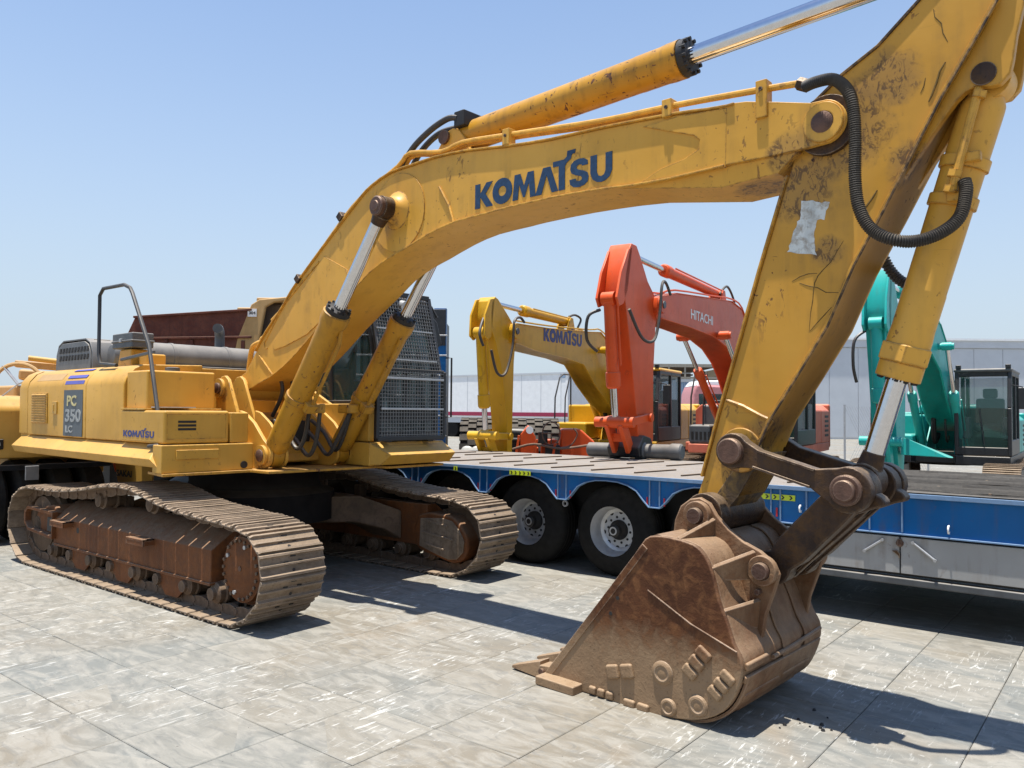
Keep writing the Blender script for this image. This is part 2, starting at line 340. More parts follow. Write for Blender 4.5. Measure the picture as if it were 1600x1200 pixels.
T_ = {
 'boom_top': [(6.345,3.456),(6.23,3.492),(5.842,3.599),(5.726,3.608),(5.576,3.622),(5.374,3.648),(4.775,3.692),(4.352,3.711),(3.928,3.752),(3.496,3.81),(3.131,3.834),(2.828,3.826),(2.558,3.818),(2.294,3.748),(2.13,3.667),(1.875,3.501),(1.609,3.322),(1.267,3.084),(1.039,2.917),(0.871,2.758),(0.593,2.542),(0.39,2.345),(0.193,2.136)],
 'boom_bot': [(0.149,1.932),(0.316,1.937),(0.477,1.995),(0.73,2.069),(1.027,2.203),(1.32,2.379),(1.569,2.543),(1.847,2.698),(2.094,2.835),(2.285,2.949),(2.523,3.041),(2.751,3.101),(3.064,3.189),(3.359,3.241),(3.72,3.256),(3.888,3.264),(4.356,3.267),(4.778,3.252),(5.032,3.232),(5.337,3.222),(5.705,3.231)],
 'boom_ear_bot': [(5.705,3.231),(5.938,3.242),(6.141,3.24),(6.269,3.249),(6.358,3.27),(6.407,3.298)],
 'arm_pin': (6.317,-0.29,3.361),
 'arm_pin_edge': (6.417,-0.29,3.337),
 'boom_foot_pin': (0.207,-0.46,1.913),
 'doubler_front': [(5.123,3.612),(5.493,3.472),(5.54,3.432),(5.527,3.374),(5.426,3.334),(5.26,3.306),(5.097,3.242),(5.713,3.224),(5.721,3.591),(5.391,3.619)],
 'weld_mid': [(3.173,3.57),(3.29,3.392),(3.344,3.248)],
 'doubler_foot': [(1.582,3.196),(1.218,2.894),(0.719,2.383),(0.756,2.336),(0.954,2.365),(1.318,2.46),(2.13,2.866),(1.936,3.034)],
 'boom_text': [(3.581,3.313),(3.578,3.502),(4.878,3.312),(4.888,3.494)],
 'arm': [(6.059,3.084),(6.207,3.516),(6.374,3.641),(6.566,3.746),(6.77,3.925),(6.89,4.039),(6.986,4.157),(7.115,4.172),(7.21,4.047),(7.195,3.924),(7.139,3.799),(7.039,3.626),(6.881,3.369),(6.605,2.844),(6.44,2.548),(6.296,2.225),(6.112,1.931),(5.958,1.694),(5.883,1.522),(5.846,1.395),(5.757,1.237),(5.631,1.118),(5.531,1.03),(5.42,1.039),(5.438,1.133),(5.487,1.236),(5.523,1.338),(5.631,1.716),(5.758,2.124),(5.901,2.595)],
 'arm_bracket': [(7.132,4.017),(7.246,3.878),(7.245,3.766),(7.211,3.617),(7.196,3.502),(7.181,3.432),(7.139,3.389),(7.097,3.387),(7.032,3.404),(6.983,3.388),(6.944,3.354),(6.877,3.229),(6.832,3.274),(6.87,3.387),(7.029,3.647)],
 'arm_weld': [(5.68,1.812),(5.788,1.775),(5.902,1.717),(5.97,1.69)],
 'arm_sticker': [(6.148,2.967),(6.303,2.925),(6.272,2.835),(6.235,2.84),(6.212,2.752),(6.23,2.64),(6.062,2.675),(6.125,2.848),(6.139,2.855)],
 'bcyl_top': (7.096,-0.17,3.469),
 'link_arm': (5.784,-0.38,1.513),
 'link_mid': (6.441,-0.38,1.33),
 'link_bkt': (5.99,-0.42,0.85),
 'bkt_pin': (5.582,-0.42,1.122),
 'acyl_rod': (6.912,-0.0,4.172),
 'acyl_foot': (3.103,0.0,4.026),
 'acyl_gland': (5.329,0.0,4.08),
 'bcyl_gland': (6.629,0.0,1.956),
 'bcyl_rod_end': (6.44,0.0,1.382),
 'bucket_side': [(4.658,0.048),(4.757,0.191),(4.908,0.369),(5.054,0.548),(5.195,0.728),(5.308,0.873),(5.397,0.993),(5.462,1.018),(5.555,1.021),(5.711,0.999),(5.786,0.941),(5.837,0.832),(5.871,0.705),(5.913,0.609),(5.957,0.49),(5.998,0.42),(6.005,0.348),(5.983,0.265),(5.927,0.156),(5.844,0.08),(5.712,0.025),(5.482,-0.009),(5.23,-0.009),(4.975,0.002),(4.758,-0.002)],
 'bucket_ear': [(5.402,1.0),(5.411,1.075),(5.451,1.165),(5.516,1.213),(5.581,1.226),(5.645,1.197),(5.69,1.129),(5.768,1.054),(5.86,0.993),(5.961,0.951),(6.044,0.893),(6.074,0.829),(6.044,0.732),(5.994,0.591),(5.975,0.466),(5.863,0.393),(5.784,0.562),(5.703,0.773),(5.577,0.946)],
 'tooth_tip': (4.307,-0.6,-0.031),
 'wear_blk1': [(5.128,0.187),(5.283,0.242),(5.333,0.231),(5.35,0.179),(5.163,0.104)],
 'wear_blk2': [(5.748,0.436),(5.836,0.41),(5.814,0.369),(5.756,0.369),(5.734,0.246),(5.666,0.271)],
 'wear_blk3': [(5.907,0.343),(5.984,0.316),(5.942,0.274),(5.9,0.278),(5.886,0.171),(5.836,0.192)],
 'wear_blk4': [(5.241,0.035),(5.448,0.037),(5.432,-0.008),(5.241,-0.022)],
 'wear_blk5': [(5.003,0.057),(5.181,0.049),(5.181,-0.008),(4.985,-0.02)],
 'wear_round': [(5.527,0.274),(5.559,0.051),(5.756,0.113)],
 'track': [(-1.994,0.007),(-0.539,-0.03),(0.732,-0.027),(1.479,-0.019),(1.909,-0.012),(2.133,0.018),(2.368,0.155),(2.461,0.333),(2.461,0.581),(2.347,0.78),(2.253,0.79),(2.104,0.83),(1.765,0.854),(1.268,0.874),(0.8,0.925),(0.447,1.009),(0.01,1.022),(-0.214,1.008),(-0.712,0.939),(-1.223,0.892),(-1.66,0.876),(-2.057,0.871),(-2.268,0.808),(-2.429,0.731),(-2.513,0.609),(-2.543,0.504),(-2.531,0.353),(-2.466,0.243),(-2.343,0.099),(-2.119,0.019)],
 'tframe_face': [(-1.544,0.567),(-1.427,0.51),(-0.447,0.544),(1.05,0.573),(1.582,0.546),(1.554,0.283),(1.063,0.264),(-0.188,0.267),(-1.475,0.253),(-2.104,0.311),(-2.202,0.445)],
 'final_drive': [(1.896,0.395),(1.887,0.641),(1.905,0.14),(1.624,0.359),(2.145,0.428)],
 'front_cover': [(1.437,0.603),(1.804,0.635),(1.97,0.612),(2.094,0.511),(2.175,0.387),(2.157,0.252),(2.058,0.159),(1.915,0.141),(1.705,0.184),(1.421,0.258)],
 'track_far_front': [(1.84,0.96),(2.248,0.753),(2.348,0.616),(2.388,0.476),(2.38,0.345),(2.334,0.224),(2.238,0.111),(2.08,0.002)],
 'legs': [(0.8,0.755),(1.706,0.756),(1.714,0.335),(1.273,0.492),(0.806,0.455)],
 'carrier': [(-0.409,0.762),(0.298,0.746)],
 'pipe': [(6.158,3.63),(5.955,3.651),(5.835,3.663),(5.342,3.706),(4.782,3.741),(4.127,3.816),(3.89,3.841),(3.418,3.891),(3.171,3.866),(2.78,3.938),(2.621,3.854),(2.189,3.701),(1.859,3.52),(1.185,3.016),(0.887,2.775),(0.666,2.648)],
 'hose': [(6.21,3.574),(6.278,3.574),(6.376,3.558),(6.443,3.504),(6.493,3.422),(6.512,3.314),(6.518,3.176),(6.516,2.972),(6.535,2.816),(6.595,2.695),(6.701,2.624)],
 'hose2': [(6.797,2.616),(6.9,2.657),(6.973,2.726),(7.002,2.832)],
 'topbracket': [(2.979,3.9),(3.056,3.988),(3.133,4.069),(3.194,4.088),(3.271,4.054),(3.332,3.981),(3.4,3.855)],
 'bracket_foot': [(0.015,1.921),(0.211,2.009),(0.326,2.056),(0.422,2.054),(0.481,1.994),(0.632,1.674),(0.474,1.672),(0.023,1.739)],
 'bracket_cyl': [(0.587,1.732),(0.716,1.703),(0.915,1.592),(1.005,1.491),(0.991,1.416),(1.028,1.333),(0.997,1.239),(0.911,1.207),(0.571,1.171),(0.564,1.373),(0.745,1.408)],
 'bc_foot': (0.986,-0.38,1.285),
 'bc_head': (2.638,-0.39,3.458),
 'bc_gland': (2.002,-0.38,2.672),
 'crack1': [(6.846,3.853),(6.853,3.808),(6.883,3.765),(6.89,3.712),(6.912,3.659)],
 'crack2': [(6.381,2.699),(6.346,2.645),(6.31,2.587),(6.265,2.546),(6.238,2.517),(6.219,2.478),(6.212,2.433),(6.208,2.379),(6.196,2.315),(6.186,2.197)],
 'crack3': [(6.089,2.501),(6.136,2.524),(6.183,2.535),(6.233,2.532)],
 'crack4': [(6.132,2.487),(6.173,2.469),(6.237,2.449),(6.282,2.419),(6.362,2.41)],
 'crack5': [(6.313,2.333),(6.273,2.291),(6.227,2.245),(6.191,2.206)],
 'crack6': [(6.561,2.95),(6.536,2.911),(6.502,2.868),(6.489,2.857)],
 'crack7': [(6.805,3.5),(6.797,3.459),(6.781,3.425)],
 'crack8': [(6.9,3.557),(6.873,3.515),(6.858,3.46),(6.834,3.398),(6.819,3.369)],
 'rail': [(0.531,1.382),(0.724,1.4),(0.32,2.333),(-0.182,2.902),(-0.337,2.982),(-0.897,3.004),(-0.978,2.957),(-0.967,2.259),(-0.845,2.187),(-0.442,2.154)],
}
# ------------------------------------------------------------------ ground
def ground_mat(name, tiles=True):
    m, t, b = new_mat(name)
    geo = t.nodes.new('ShaderNodeNewGeometry'); P = geo.outputs['Position']
    # one random value per slab
    sn = t.nodes.new('ShaderNodeVectorMath'); sn.operation = 'SUBTRACT'; sn.inputs[1].default_value = (GX, GY, 0); t.links.new(P, sn.inputs[0])
    s2 = t.nodes.new('ShaderNodeVectorMath'); s2.operation = 'SCALE'; s2.inputs['Scale'].default_value = 1/TS; t.links.new(sn.outputs[0], s2.inputs[0])
    fl = t.nodes.new('ShaderNodeVectorMath'); fl.operation = 'FLOOR'; t.links.new(s2.outputs[0], fl.inputs[0])
    fl2 = t.nodes.new('ShaderNodeVectorMath'); fl2.operation = 'MULTIPLY'; fl2.inputs[1].default_value = (1, 1, 0); t.links.new(fl.outputs[0], fl2.inputs[0])
    wn = t.nodes.new('ShaderNodeTexWhiteNoise'); wn.noise_dimensions = '3D'; t.links.new(fl2.outputs[0], wn.inputs['Vector']); rnd = wn.outputs['Value']
    # offset the marbling of each slab
    off = t.nodes.new('ShaderNodeVectorMath'); off.operation = 'SCALE'; off.inputs['Scale'].default_value = 7.; t.links.new(wn.outputs['Color'], off.inputs[0])
    ad = t.nodes.new('ShaderNodeVectorMath'); ad.operation = 'ADD'; t.links.new(P, ad.inputs[0]); t.links.new(off.outputs[0], ad.inputs[1])
    swirl = noise(t, mapv(t, ad.outputs[0], (1.9, 4.6, 1), (0,0,.5)), 1.0, 7, .62, 1.8)
    swirl2 = noise(t, mapv(t, ad.outputs[0], (3.2, 8., 1), (0,0,-.25)), 1.2, 6, .62, 2.2)
    big = noise(t, P, .55, 3, .5)
    c = mix(t, ramp(t, rnd, 0, 1), (.156,.162,.150), (.232,.216,.180))
    c = mix(t, ramp(t, big, .42, .60), c, (.19,.165,.125))
    c = mix(t, ramp(t, swirl, .42, .60, 0, .65), c, (.30,.28,.24))
    c = mix(t, ramp(t, swirl2, .50, .64, 0, .38), c, (.11,.112,.106))
    # sandy stains
    stn = noise(t, P, .8, 5, .6, .4)
    c = mix(t, ramp(t, stn, .60, .74, 0, .5), c, (.21,.145,.08))
    # chalky scuffs in patches, aligned with the steel tracks that made them
    patch = ramp(t, noise(t, mapv(t, P, (1,1,1), (0,0,0), (3.3,1.7,0)), .8, 4, .55), .45, .58)
    scf = noise(t, mapv(t, P, (20, 3.4, 1), (0,0,.12)), 1, 7, .68, 1.6)
    scf2 = noise(t, mapv(t, P, (42, 7, 1), (0,0,-.6)), 1, 5, .68, 1.2)
    sc = math_(t, 'MULTIPLY', math_(t, 'MAXIMUM', ramp(t, scf, .58, .64), ramp(t, scf2, .63, .67, 0, .7)), patch)
    c = mix(t, math_(t, 'MULTIPLY', sc, .7), c, (.60,.59,.55))
    thin = math_(t, 'MULTIPLY', ramp(t, noise(t, mapv(t, P, (16, 3.2, 1), (0,0,.25)), 1, 7, .65, .6), .67, .70, 0, .5), ramp(t, big, .35, .5))
    c = mix(t, thin, c, (.44,.42,.38))
    fine = noise(t, P, 95, 3, .6)
    c = mix(t, ramp(t, fine, .3, .7, 0, .16), c, (.12,.115,.10))
    spk = ramp(t, noise(t, P, 34, 2, .5), .75, .77)
    c = mix(t, spk, c, (.06,.05,.04))
    t.links.new(c, b.inputs['Base Color'])
    t.links.new(ramp(t, swirl, .3, .7, .62, .8), b.inputs['Roughness']); b.inputs['Specular IOR Level'].default_value = .35
    bump(t, b, math_(t, 'ADD', math_(t, 'MULTIPLY', swirl, .8), math_(t, 'MULTIPLY', fine, .25)), .35, .006)
    return m
TS, GX, GY = .5783, .1024, -3.0675
M['slab'] = ground_mat('marbled_grey_slab')
M['grout'] = simple('sandy_joint_grout', (.27,.24,.19), .9, 0, .3, 30, .3)
base = MB(); base.add([(-900,-900,-.014),(900,-900,-.014),(900,900,-.014),(-900,900,-.014)], [(0,1,2,3)])
ground = struct('ground', base, M['grout'])
far = MB()
for x0, x1, y0, y1 in ((-900, GX-38*TS, -900, 900), (GX+16*TS, 900, -900, 900), (GX-38*TS, GX+16*TS, -900, GY-6*TS), (GX-38*TS, GX+16*TS, GY+46*TS, 900)):
    far.add([(x0,y0,-.004),(x1,y0,-.004),(x1,y1,-.004),(x0,y1,-.004)], [(0,1,2,3)])
yard = struct('yard_paving', far, M['slab'])
def slab_mesh(dx=0, dy=0, k=0):
    g = .0018; h = random.Random(k*7+3)
    a, b_ = TS/2-g, TS/2-g; c = .008
    z = [h.uniform(-.0015, .0015) for _ in range(4)]
    q = MB(); cs = [(-a,-b_),(a,-b_),(a,b_),(-a,b_)]
    vs = [(x+dx, y+dy, -.03) for x, y in cs]+[(x+dx, y+dy, z[i]-.004) for i, (x, y) in enumerate(cs)]
    vs += [(x*(1-c*2)+dx, y*(1-c*2)+dy, z[i]) for i, (x, y) in enumerate(cs)]
    fs = [(8,9,10,11)]+[(i, (i+1) % 4, (i+1) % 4+4, i+4) for i in range(4)]+[(i+4, (i+1) % 4+4, (i+1) % 4+8, i+8) for i in range(4)]
    return q.add(vs, fs)
slabs = []
vis = []
cp = Vector((4.9059, -5.1044)); cd = Vector((cos(radians(128.63)), sin(radians(128.63))))
for i in range(-38, 16):
    for j in range(-6, 46):
        p = Vector((GX+(i+.5)*TS, GY+(j+.5)*TS)); d = p-cp; f = d.dot(cd); s = d.x*cd.y-d.y*cd.x
        inview = f > 2.4 and abs(s) < .68*f+.5
        hidden = p.y > 2.3 or (-5.2 < p.x < -.6 and -.9 < p.y < .9)
        vis.append((0 if inview and not hidden else 1, f, i, j))
vis.sort()
meshes = []
for k in range(10):
    me = slab_mesh(0, 0, k).mesh('paving_slab', 0); me.materials.append(M['slab']); meshes.append(me)
rest = MB(); nslab = 0
for flag, f, i, j in vis:
    x, y = GX+(i+.5)*TS, GY+(j+.5)*TS
    if flag == 0 and nslab < 298:
        o = bpy.data.objects.new('paving_slab', meshes[(i*7+j*3) % 10]); COL.objects.link(o); o.parent = ground; o.location = (x, y, 0)
        o.rotation_euler.z = ((i+j) % 4)*pi/2; nslab += 1
    else:
        q = slab_mesh(x, y, i*31+j); rest.add(q.v, q.f)
part('paving_slabs', rest, M['slab'], ground, smooth=0, kind='stuff')
# ------------------------------------------------------------------ main excavator
S0 = (-2.77, 0, 0); UZ = radians(-3)
exc = empty('excavator', S0, 0, 'large worn yellow excavator in front, PC 350 on its side and KOMATSU on its boom', 'excavator')
def up(name, mb, m, bevel=0, smooth=35, parent=None, kind=None, label=None):
    return part(name, mb, m, parent or exc, bevel, smooth, 0 if parent else UZ, kind, label)
T = T_
def bwarp(mb):
    def f(x): return .78-.17*max(0, min(1, (x-5.5)/.5))
    mb.v = [(x, y*f(x) if y > .36 else (y*(1+(f(x)-1)*y/.36) if y > 0 else y), z) for x, y, z in mb.v]; return mb
# ---- boom
bt = smoothpath(T['boom_top'], 2); bb = smoothpath(T['boom_bot'], 2)
def inset(path, d):   # shift path down/up by d
    out = []
    for i, p in enumerate(path):
        a = path[max(i-1, 0)]; b_ = path[min(i+1, len(path)-1)]; t = (Vector(b_)-Vector(a)).normalized()
        out.append(Vector(p)+Vector((-t.y, t.x))*d)
    return out
FX, FZ = 0.13, 1.95      # boom foot pivot
ARX, ARZ = T['arm_pin'][0], T['arm_pin'][2]
i0 = next(i for i, p in enumerate(bt) if p[0] < 5.70)
topc = inset(bt[i0:], .014); botc = inset(bb, .014)
fb = [(FX-.13, FZ+.10), (FX-.155, FZ-.02), (FX-.09, FZ-.10)]
body = [tuple(p) for p in topc]+fb+[tuple(p) for p in botc if p[0] > .25 and p[0] < 5.70]
mb = MB().prism(body, -.255, .255)
boom = up('boom', mb, M['yellow'], .008)
# wider top and bottom plates
mb = MB().strip([tuple(p) for p in bt[i0-2:-2]], -.275, .275, .014); mb.strip([tuple(p) for p in bb[4:]], -.275, .275, .014)
up('boom_flange', mb, M['yellow'], .004, parent=boom)
# head fork
def disc_poly(cx, cz, r, a0, a1, n=12): return [(cx+r*cos(radians(a0+(a1-a0)*i/n)), cz+r*sin(radians(a0+(a1-a0)*i/n))) for i in range(n+1)]
hr = .125
ear = [tuple(p) for p in bt[:i0+1] if p[0] < ARX-.02]
ear = [(5.66, 3.24), (5.95, 3.235), (6.2, 3.238)]+disc_poly(ARX-.02, ARZ+.005, hr, -75, 80, 14)+ear+[(5.66, 3.60)]
for s in (-1, 1):
    up('fork_plate', MB().prism(ear, s*.225, s*.262), M['yellow'], .006, parent=boom)
    up('pin_boss', MB().ring((ARX-.015, s*.262, ARZ), (ARX-.015, s*.282, ARZ), .112, .06, 36), M['yellow'], .004, parent=boom)
mb = MB().prism([(5.66,3.25),(5.66,3.60),(5.80,3.59),(5.86,3.45),(5.86,3.30),(5.9,3.25)], -.225, .225); up('fork_web', mb, M['yellow'], 0, parent=boom)
# under belly of the fork
mb = MB().add([(4.9,-.24,3.245),(4.9,.24,3.245),(5.66,.22,3.12),(5.66,-.22,3.12),(6.02,-.22,3.14),(6.02,.22,3.14),(6.15,.24,3.238),(6.15,-.24,3.238)],
              [(0,1,2,3),(3,2,5,4),(4,5,6,7),(0,3,4,7),(1,6,5,2),(0,7,6,1)])
up('fork_belly', mb, M['yellow'], 0, parent=boom, smooth=20)
for s in (-1,):
    mb = MB().prism(T['doubler_front'], -.256, -.264); up('side_doubler', mb, M['yellow'], .003, parent=boom)
    mb = MB().prism(T['doubler_foot'], -.256, -.263); up('side_doubler', mb, M['yellow'], .003, parent=boom)
for w, r in ((T['weld_mid'], .012), (((1.93,3.03),(2.02,2.86)), .010), (((.46,2.30),(.72,2.09)), .010), (((.62,2.36),(.57,2.36),(.56,2.42),(.9,2.78),(1.5,3.15)), .008)):
    up('weld_seam', MB().tube([(a[0], -.257, a[1]) for a in w], r, 6), M['yellow'], parent=boom)
# cylinder head boss and the round reinforcement
HX, HZ = 2.638, 3.458
for s in (-1, 1):
    up('boss_plate', MB().cyl((HX+.02, s*.255, HZ-.02), (HX+.02, s*.263, HZ-.02), .34, 48), M['yellow'], .003, parent=boom)
    up('boss_cone', MB().lathe((HX, s*.262, HZ), (0, s, 0), [(0,.17),(.03,.125),(.07,.105),(.09,.10)], 32), M['yellow'], parent=boom)
# lettering: hand drawn heavy logo letters, unit height
LET = {
 'K': [[(0,0),(0,1),(.27,1),(.27,.58),(.60,1),(.93,1),(.55,.54),(.95,0),(.60,0),(.27,.46),(.27,0)]],
 'M': [[(0,0),(.10,1),(.38,1),(.56,.50),(.74,1),(1.02,1),(1.12,0),(.86,0),(.80,.60),(.60,.06),(.52,.06),(.32,.60),(.26,0)]],
 'A': [[(0,0),(.36,1),(.70,1),(1.06,0),(.77,0),(.53,.70),(.29,0)]],
 'T': [[(.22,0),(.22,.93),(-.04,.93),(-.04,1.13),(.46,1.13),(.58,1.22),(.60,1.42),(.96,1.42),(.94,1.27),(.80,1.26),(.76,1.10),(.58,.99),(.50,.88),(.50,0)]],
 'U': [[(0,1),(.27,1),(.27,.38),(.33,.24),(.45,.19),(.57,.24),(.63,.38),(.63,1),(.90,1),(.90,.36),(.80,.13),(.62,.01),(.45,-.02),(.28,.01),(.10,.13),(0,.36)]],
 'S': [[(.80,.74),(.78,.90),(.62,1.0),(.42,1.02),(.20,.98),(.06,.86),(.03,.68),(.10,.53),(.26,.44),(.50,.36),(.55,.29),(.52,.22),(.42,.19),(.30,.22),(.27,.31),(0,.31),(.03,.13),(.18,.01),(.40,-.03),(.64,.01),(.79,.12),(.83,.30),(.77,.46),(.60,.55),(.36,.63),(.30,.69),(.33,.77),(.42,.81),(.52,.79),(.55,.74)]],
}
def ring_poly(cx, cy, rx, ry, ri, n=28):
    return None
def logo(mb, o, ux, uz, h, nrm, th=.003):
    """KOMATSU lettering: o origin, ux/uz unit vectors, letter height h"""
    o, ux, uz, nrm = Vector(o), Vector(ux), Vector(uz), Vector(nrm)
    x = 0
    def P(a, b_, d): return o+ux*(a*h)+uz*(b_*h)+nrm*d
    for ch, adv in (('K',.92),('O',1.02),('M',1.10),('A',.86),('T',.70),('S',.90),('U',.95)):
        if ch == 'O':
            n = 28; vs = []
            for d in (0, th):
                for k in range(n): a = 2*pi*k/n; vs += [P(x+.50+.50*cos(a), .5+.52*sin(a), d), P(x+.50+.20*cos(a), .5+.20*sin(a), d)]
            fs = []
            for k in range(n):
                a, b_ = 2*k, 2*((k+1) % n); m2 = 2*n
                fs += [(a, b_, b_+1, a+1), (a+m2, a+1+m2, b_+1+m2, b_+m2), (a, a+m2, b_+m2, b_), (a+1, b_+1, b_+1+m2, a+1+m2)]
            mb.add(vs, fs)
        else:
            for poly in LET[ch]:
                n = len(poly); vs = [P(x+a, b_, 0) for a, b_ in poly]+[P(x+a, b_, th) for a, b_ in poly]
                mb.add(vs, [tuple(range(n)), tuple(range(2*n-1, n-1, -1))]+[(i, (i+1) % n, (i+1) % n+n, i+n) for i in range(n)])
        x += adv
    return x*h
def text_mesh(txt, size, bold=.0, ext=.0015, spacing=1.0):
    cu = bpy.data.curves.new('lettering', 'FONT'); cu.body = txt; cu.size = size; cu.offset = bold; cu.extrude = ext; cu.space_character = spacing
    cu.resolution_u = 3
    o = bpy.data.objects.new('tmp', cu); COL.objects.link(o)
    dg = bpy.context.evaluated_depsgraph_get(); dg.update(); me = bpy.data.meshes.new_from_object(o.evaluated_get(dg)); bpy.data.objects.remove(o); bpy.data.curves.remove(cu)
    me.name = 'lettering'; return me
def place_text(txt, size, o, ux, uz, nrm, m, parent, bold=0, sx=1, fit=None, label=None, rz=0, name='lettering'):
    me = text_mesh(txt, size, bold)
    if fit: xs = [v.co.x for v in me.vertices]; sx = fit/(max(xs)-min(xs))
    ux, uz, nrm, o = Vector(ux), Vector(uz), Vector(nrm), Vector(o)
    for v in me.vertices: v.co = o+ux*(v.co.x*sx)+uz*v.co.y+nrm*(v.co.z+.002)
    me.materials.clear()
    return part(name, me, m, parent, rz=rz, label=label)
mb = MB(); logo(mb, (3.585, -.2568, 3.315), (1,0,0), (0,0,1), .192, (0,-1,0)); lw = max(v[0] for v in mb.v)-3.585
mb.v = [(3.585+(x-3.585)*(1.295/lw), y, z-(x-3.585)*.002) for x, y, z in mb.v]
up('lettering', mb, M['navy'], 0, 0, parent=boom)
# ---- pins on the boom
def pinhead(name, x, z, y, r, L, parent, s=-1, m=None, bolts=0):
    mb = MB().lathe((x, y, z), (0, s, 0), [(0, r*.98), (L*.8, r*.98), (L, r*.88)], 28)
    for k in range(bolts):
        a = 2*pi*k/bolts+.3; mb.cyl((x+cos(a)*r*.62, y+s*L, z+sin(a)*r*.62), (x+cos(a)*r*.62, y+s*(L+.012), z+sin(a)*r*.62), .010, 6)
    return up(name, mb, m or M['pin'], parent=parent)
pinhead('arm_pin', ARX-.02, ARZ, -.262, .064, .022, boom); pinhead('arm_pin', ARX-.02, ARZ, .262, .064, .022, boom, 1)
# ---- arm (stick)
arm_pts = T['arm']
arm = up('arm', MB().prism(arm_pts, -.185, .185), M['yellow_arm'], .008)
fl = MB(); fl.strip([(x, z) for x, z in arm_pts[10:19]], -.205, .205, -.018); up('worn_edge_strip', MB().strip(arm_pts[1:7], -.198, .198, -.016), M['edge_worn'], .004, parent=arm)
lf = [arm_pts[0]]+arm_pts[:26:-1][:3]
lf = [(6.075,3.12)]+[arm_pts[0], arm_pts[29], arm_pts[28], arm_pts[27], arm_pts[26]]
fl.strip(lf, -.203, .203, -.016)
up('arm_flange', fl, M['yellow_arm'], .004, parent=arm)
abk = T['arm_bracket'][:11]+[(6.90,3.30),(6.84,3.22),(6.68,2.99),(6.55,2.98),(6.75,3.38),(6.95,3.60)]
for s in (-1, 1): up('cylinder_bracket', MB().prism(abk, s*.10, s*.155), M['yellow_arm'], .008, parent=arm)
bx, _, bz = T['bcyl_top']
for s in (-1, 1):
    pinhead('bracket_pin', bx-.03, bz-.01, s*.155, .060, .008, arm, s, M['link'])
w = T['arm_weld']
up('weld_seam', MB().tube([(5.97,-.186,1.69),(5.90,-.186,1.60),(5.86,-.186,1.50)], .008, 6), M['yellow_arm'], parent=arm)
up('weld_seam', MB().tube([(a[0], -.186, a[1]) for a in w], .013, 6), M['yellow_arm'], parent=arm)
# oily scuffed nose of the arm, its own plates
nose = [(5.90,1.50),(5.846,1.395),(5.757,1.237),(5.66,1.12),(5.60,1.22),(5.70,1.36),(5.80,1.49)]
up('nose_plate', MB().prism(nose, -.189, .189), M['arm_low'], .004, parent=arm)
lx, _, lz = T['link_arm']
up('boss_plate', MB().cyl((lx-.01, -.186, lz), (lx-.01, -.205, lz), .135, 40), M['yellow_arm'], .008, parent=arm)
up('boss_plate', MB().cyl((ARX-.02, -.185, ARZ), (ARX-.02, -.224, ARZ), .17, 40), M['link'], .004, parent=arm)
up('boss_plate', MB().cyl((ARX-.02, .185, ARZ), (ARX-.02, .224, ARZ), .17, 40), M['link'], .004, parent=arm)
px_, _, pz_ = T['bkt_pin']
up('nose_tube', MB().cyl((px_, -.30, pz_), (px_, .30, pz_), .125, 32), M['link'], .006, parent=arm)
# peeling sticker remains: ragged patch
for k_ in range(1, 9):
    q_ = MB(); r_k = .0065 if k_ in (6, 8) else .0032; q_.tube([(x, -.1845, z) for x, z in T['crack%d' % k_]], r_k, 6, rf=lambda i, n=len(T['crack%d' % k_]): r_k*(.35+.65*math.sin(pi*(i+.5)/n)))
    up('grime_streak', q_, M['streak'], 0, 35, parent=arm)
up('worn_corner', MB().tube([(x+.002, -.2045, z) for x, z in arm_pts[10:19]], .0075, 6), M['edge_worn'], 0, parent=arm)
st = T['arm_sticker']; rg = random.Random(4); pp = []
for i in range(len(st)):
    a, b_ = Vector(st[i]), Vector(st[(i+1) % len(st)]); nn = max(2, int((b_-a).length/.02))
    for k in range(nn): q = a.lerp(b_, k/nn); pp.append((q.x+rg.uniform(-.006, .006), q.y+rg.uniform(-.006, .006)))
up('peeling_sticker', MB().prism(pp, -.1855, -.1870), M['sticker'], 0, 0, parent=arm)
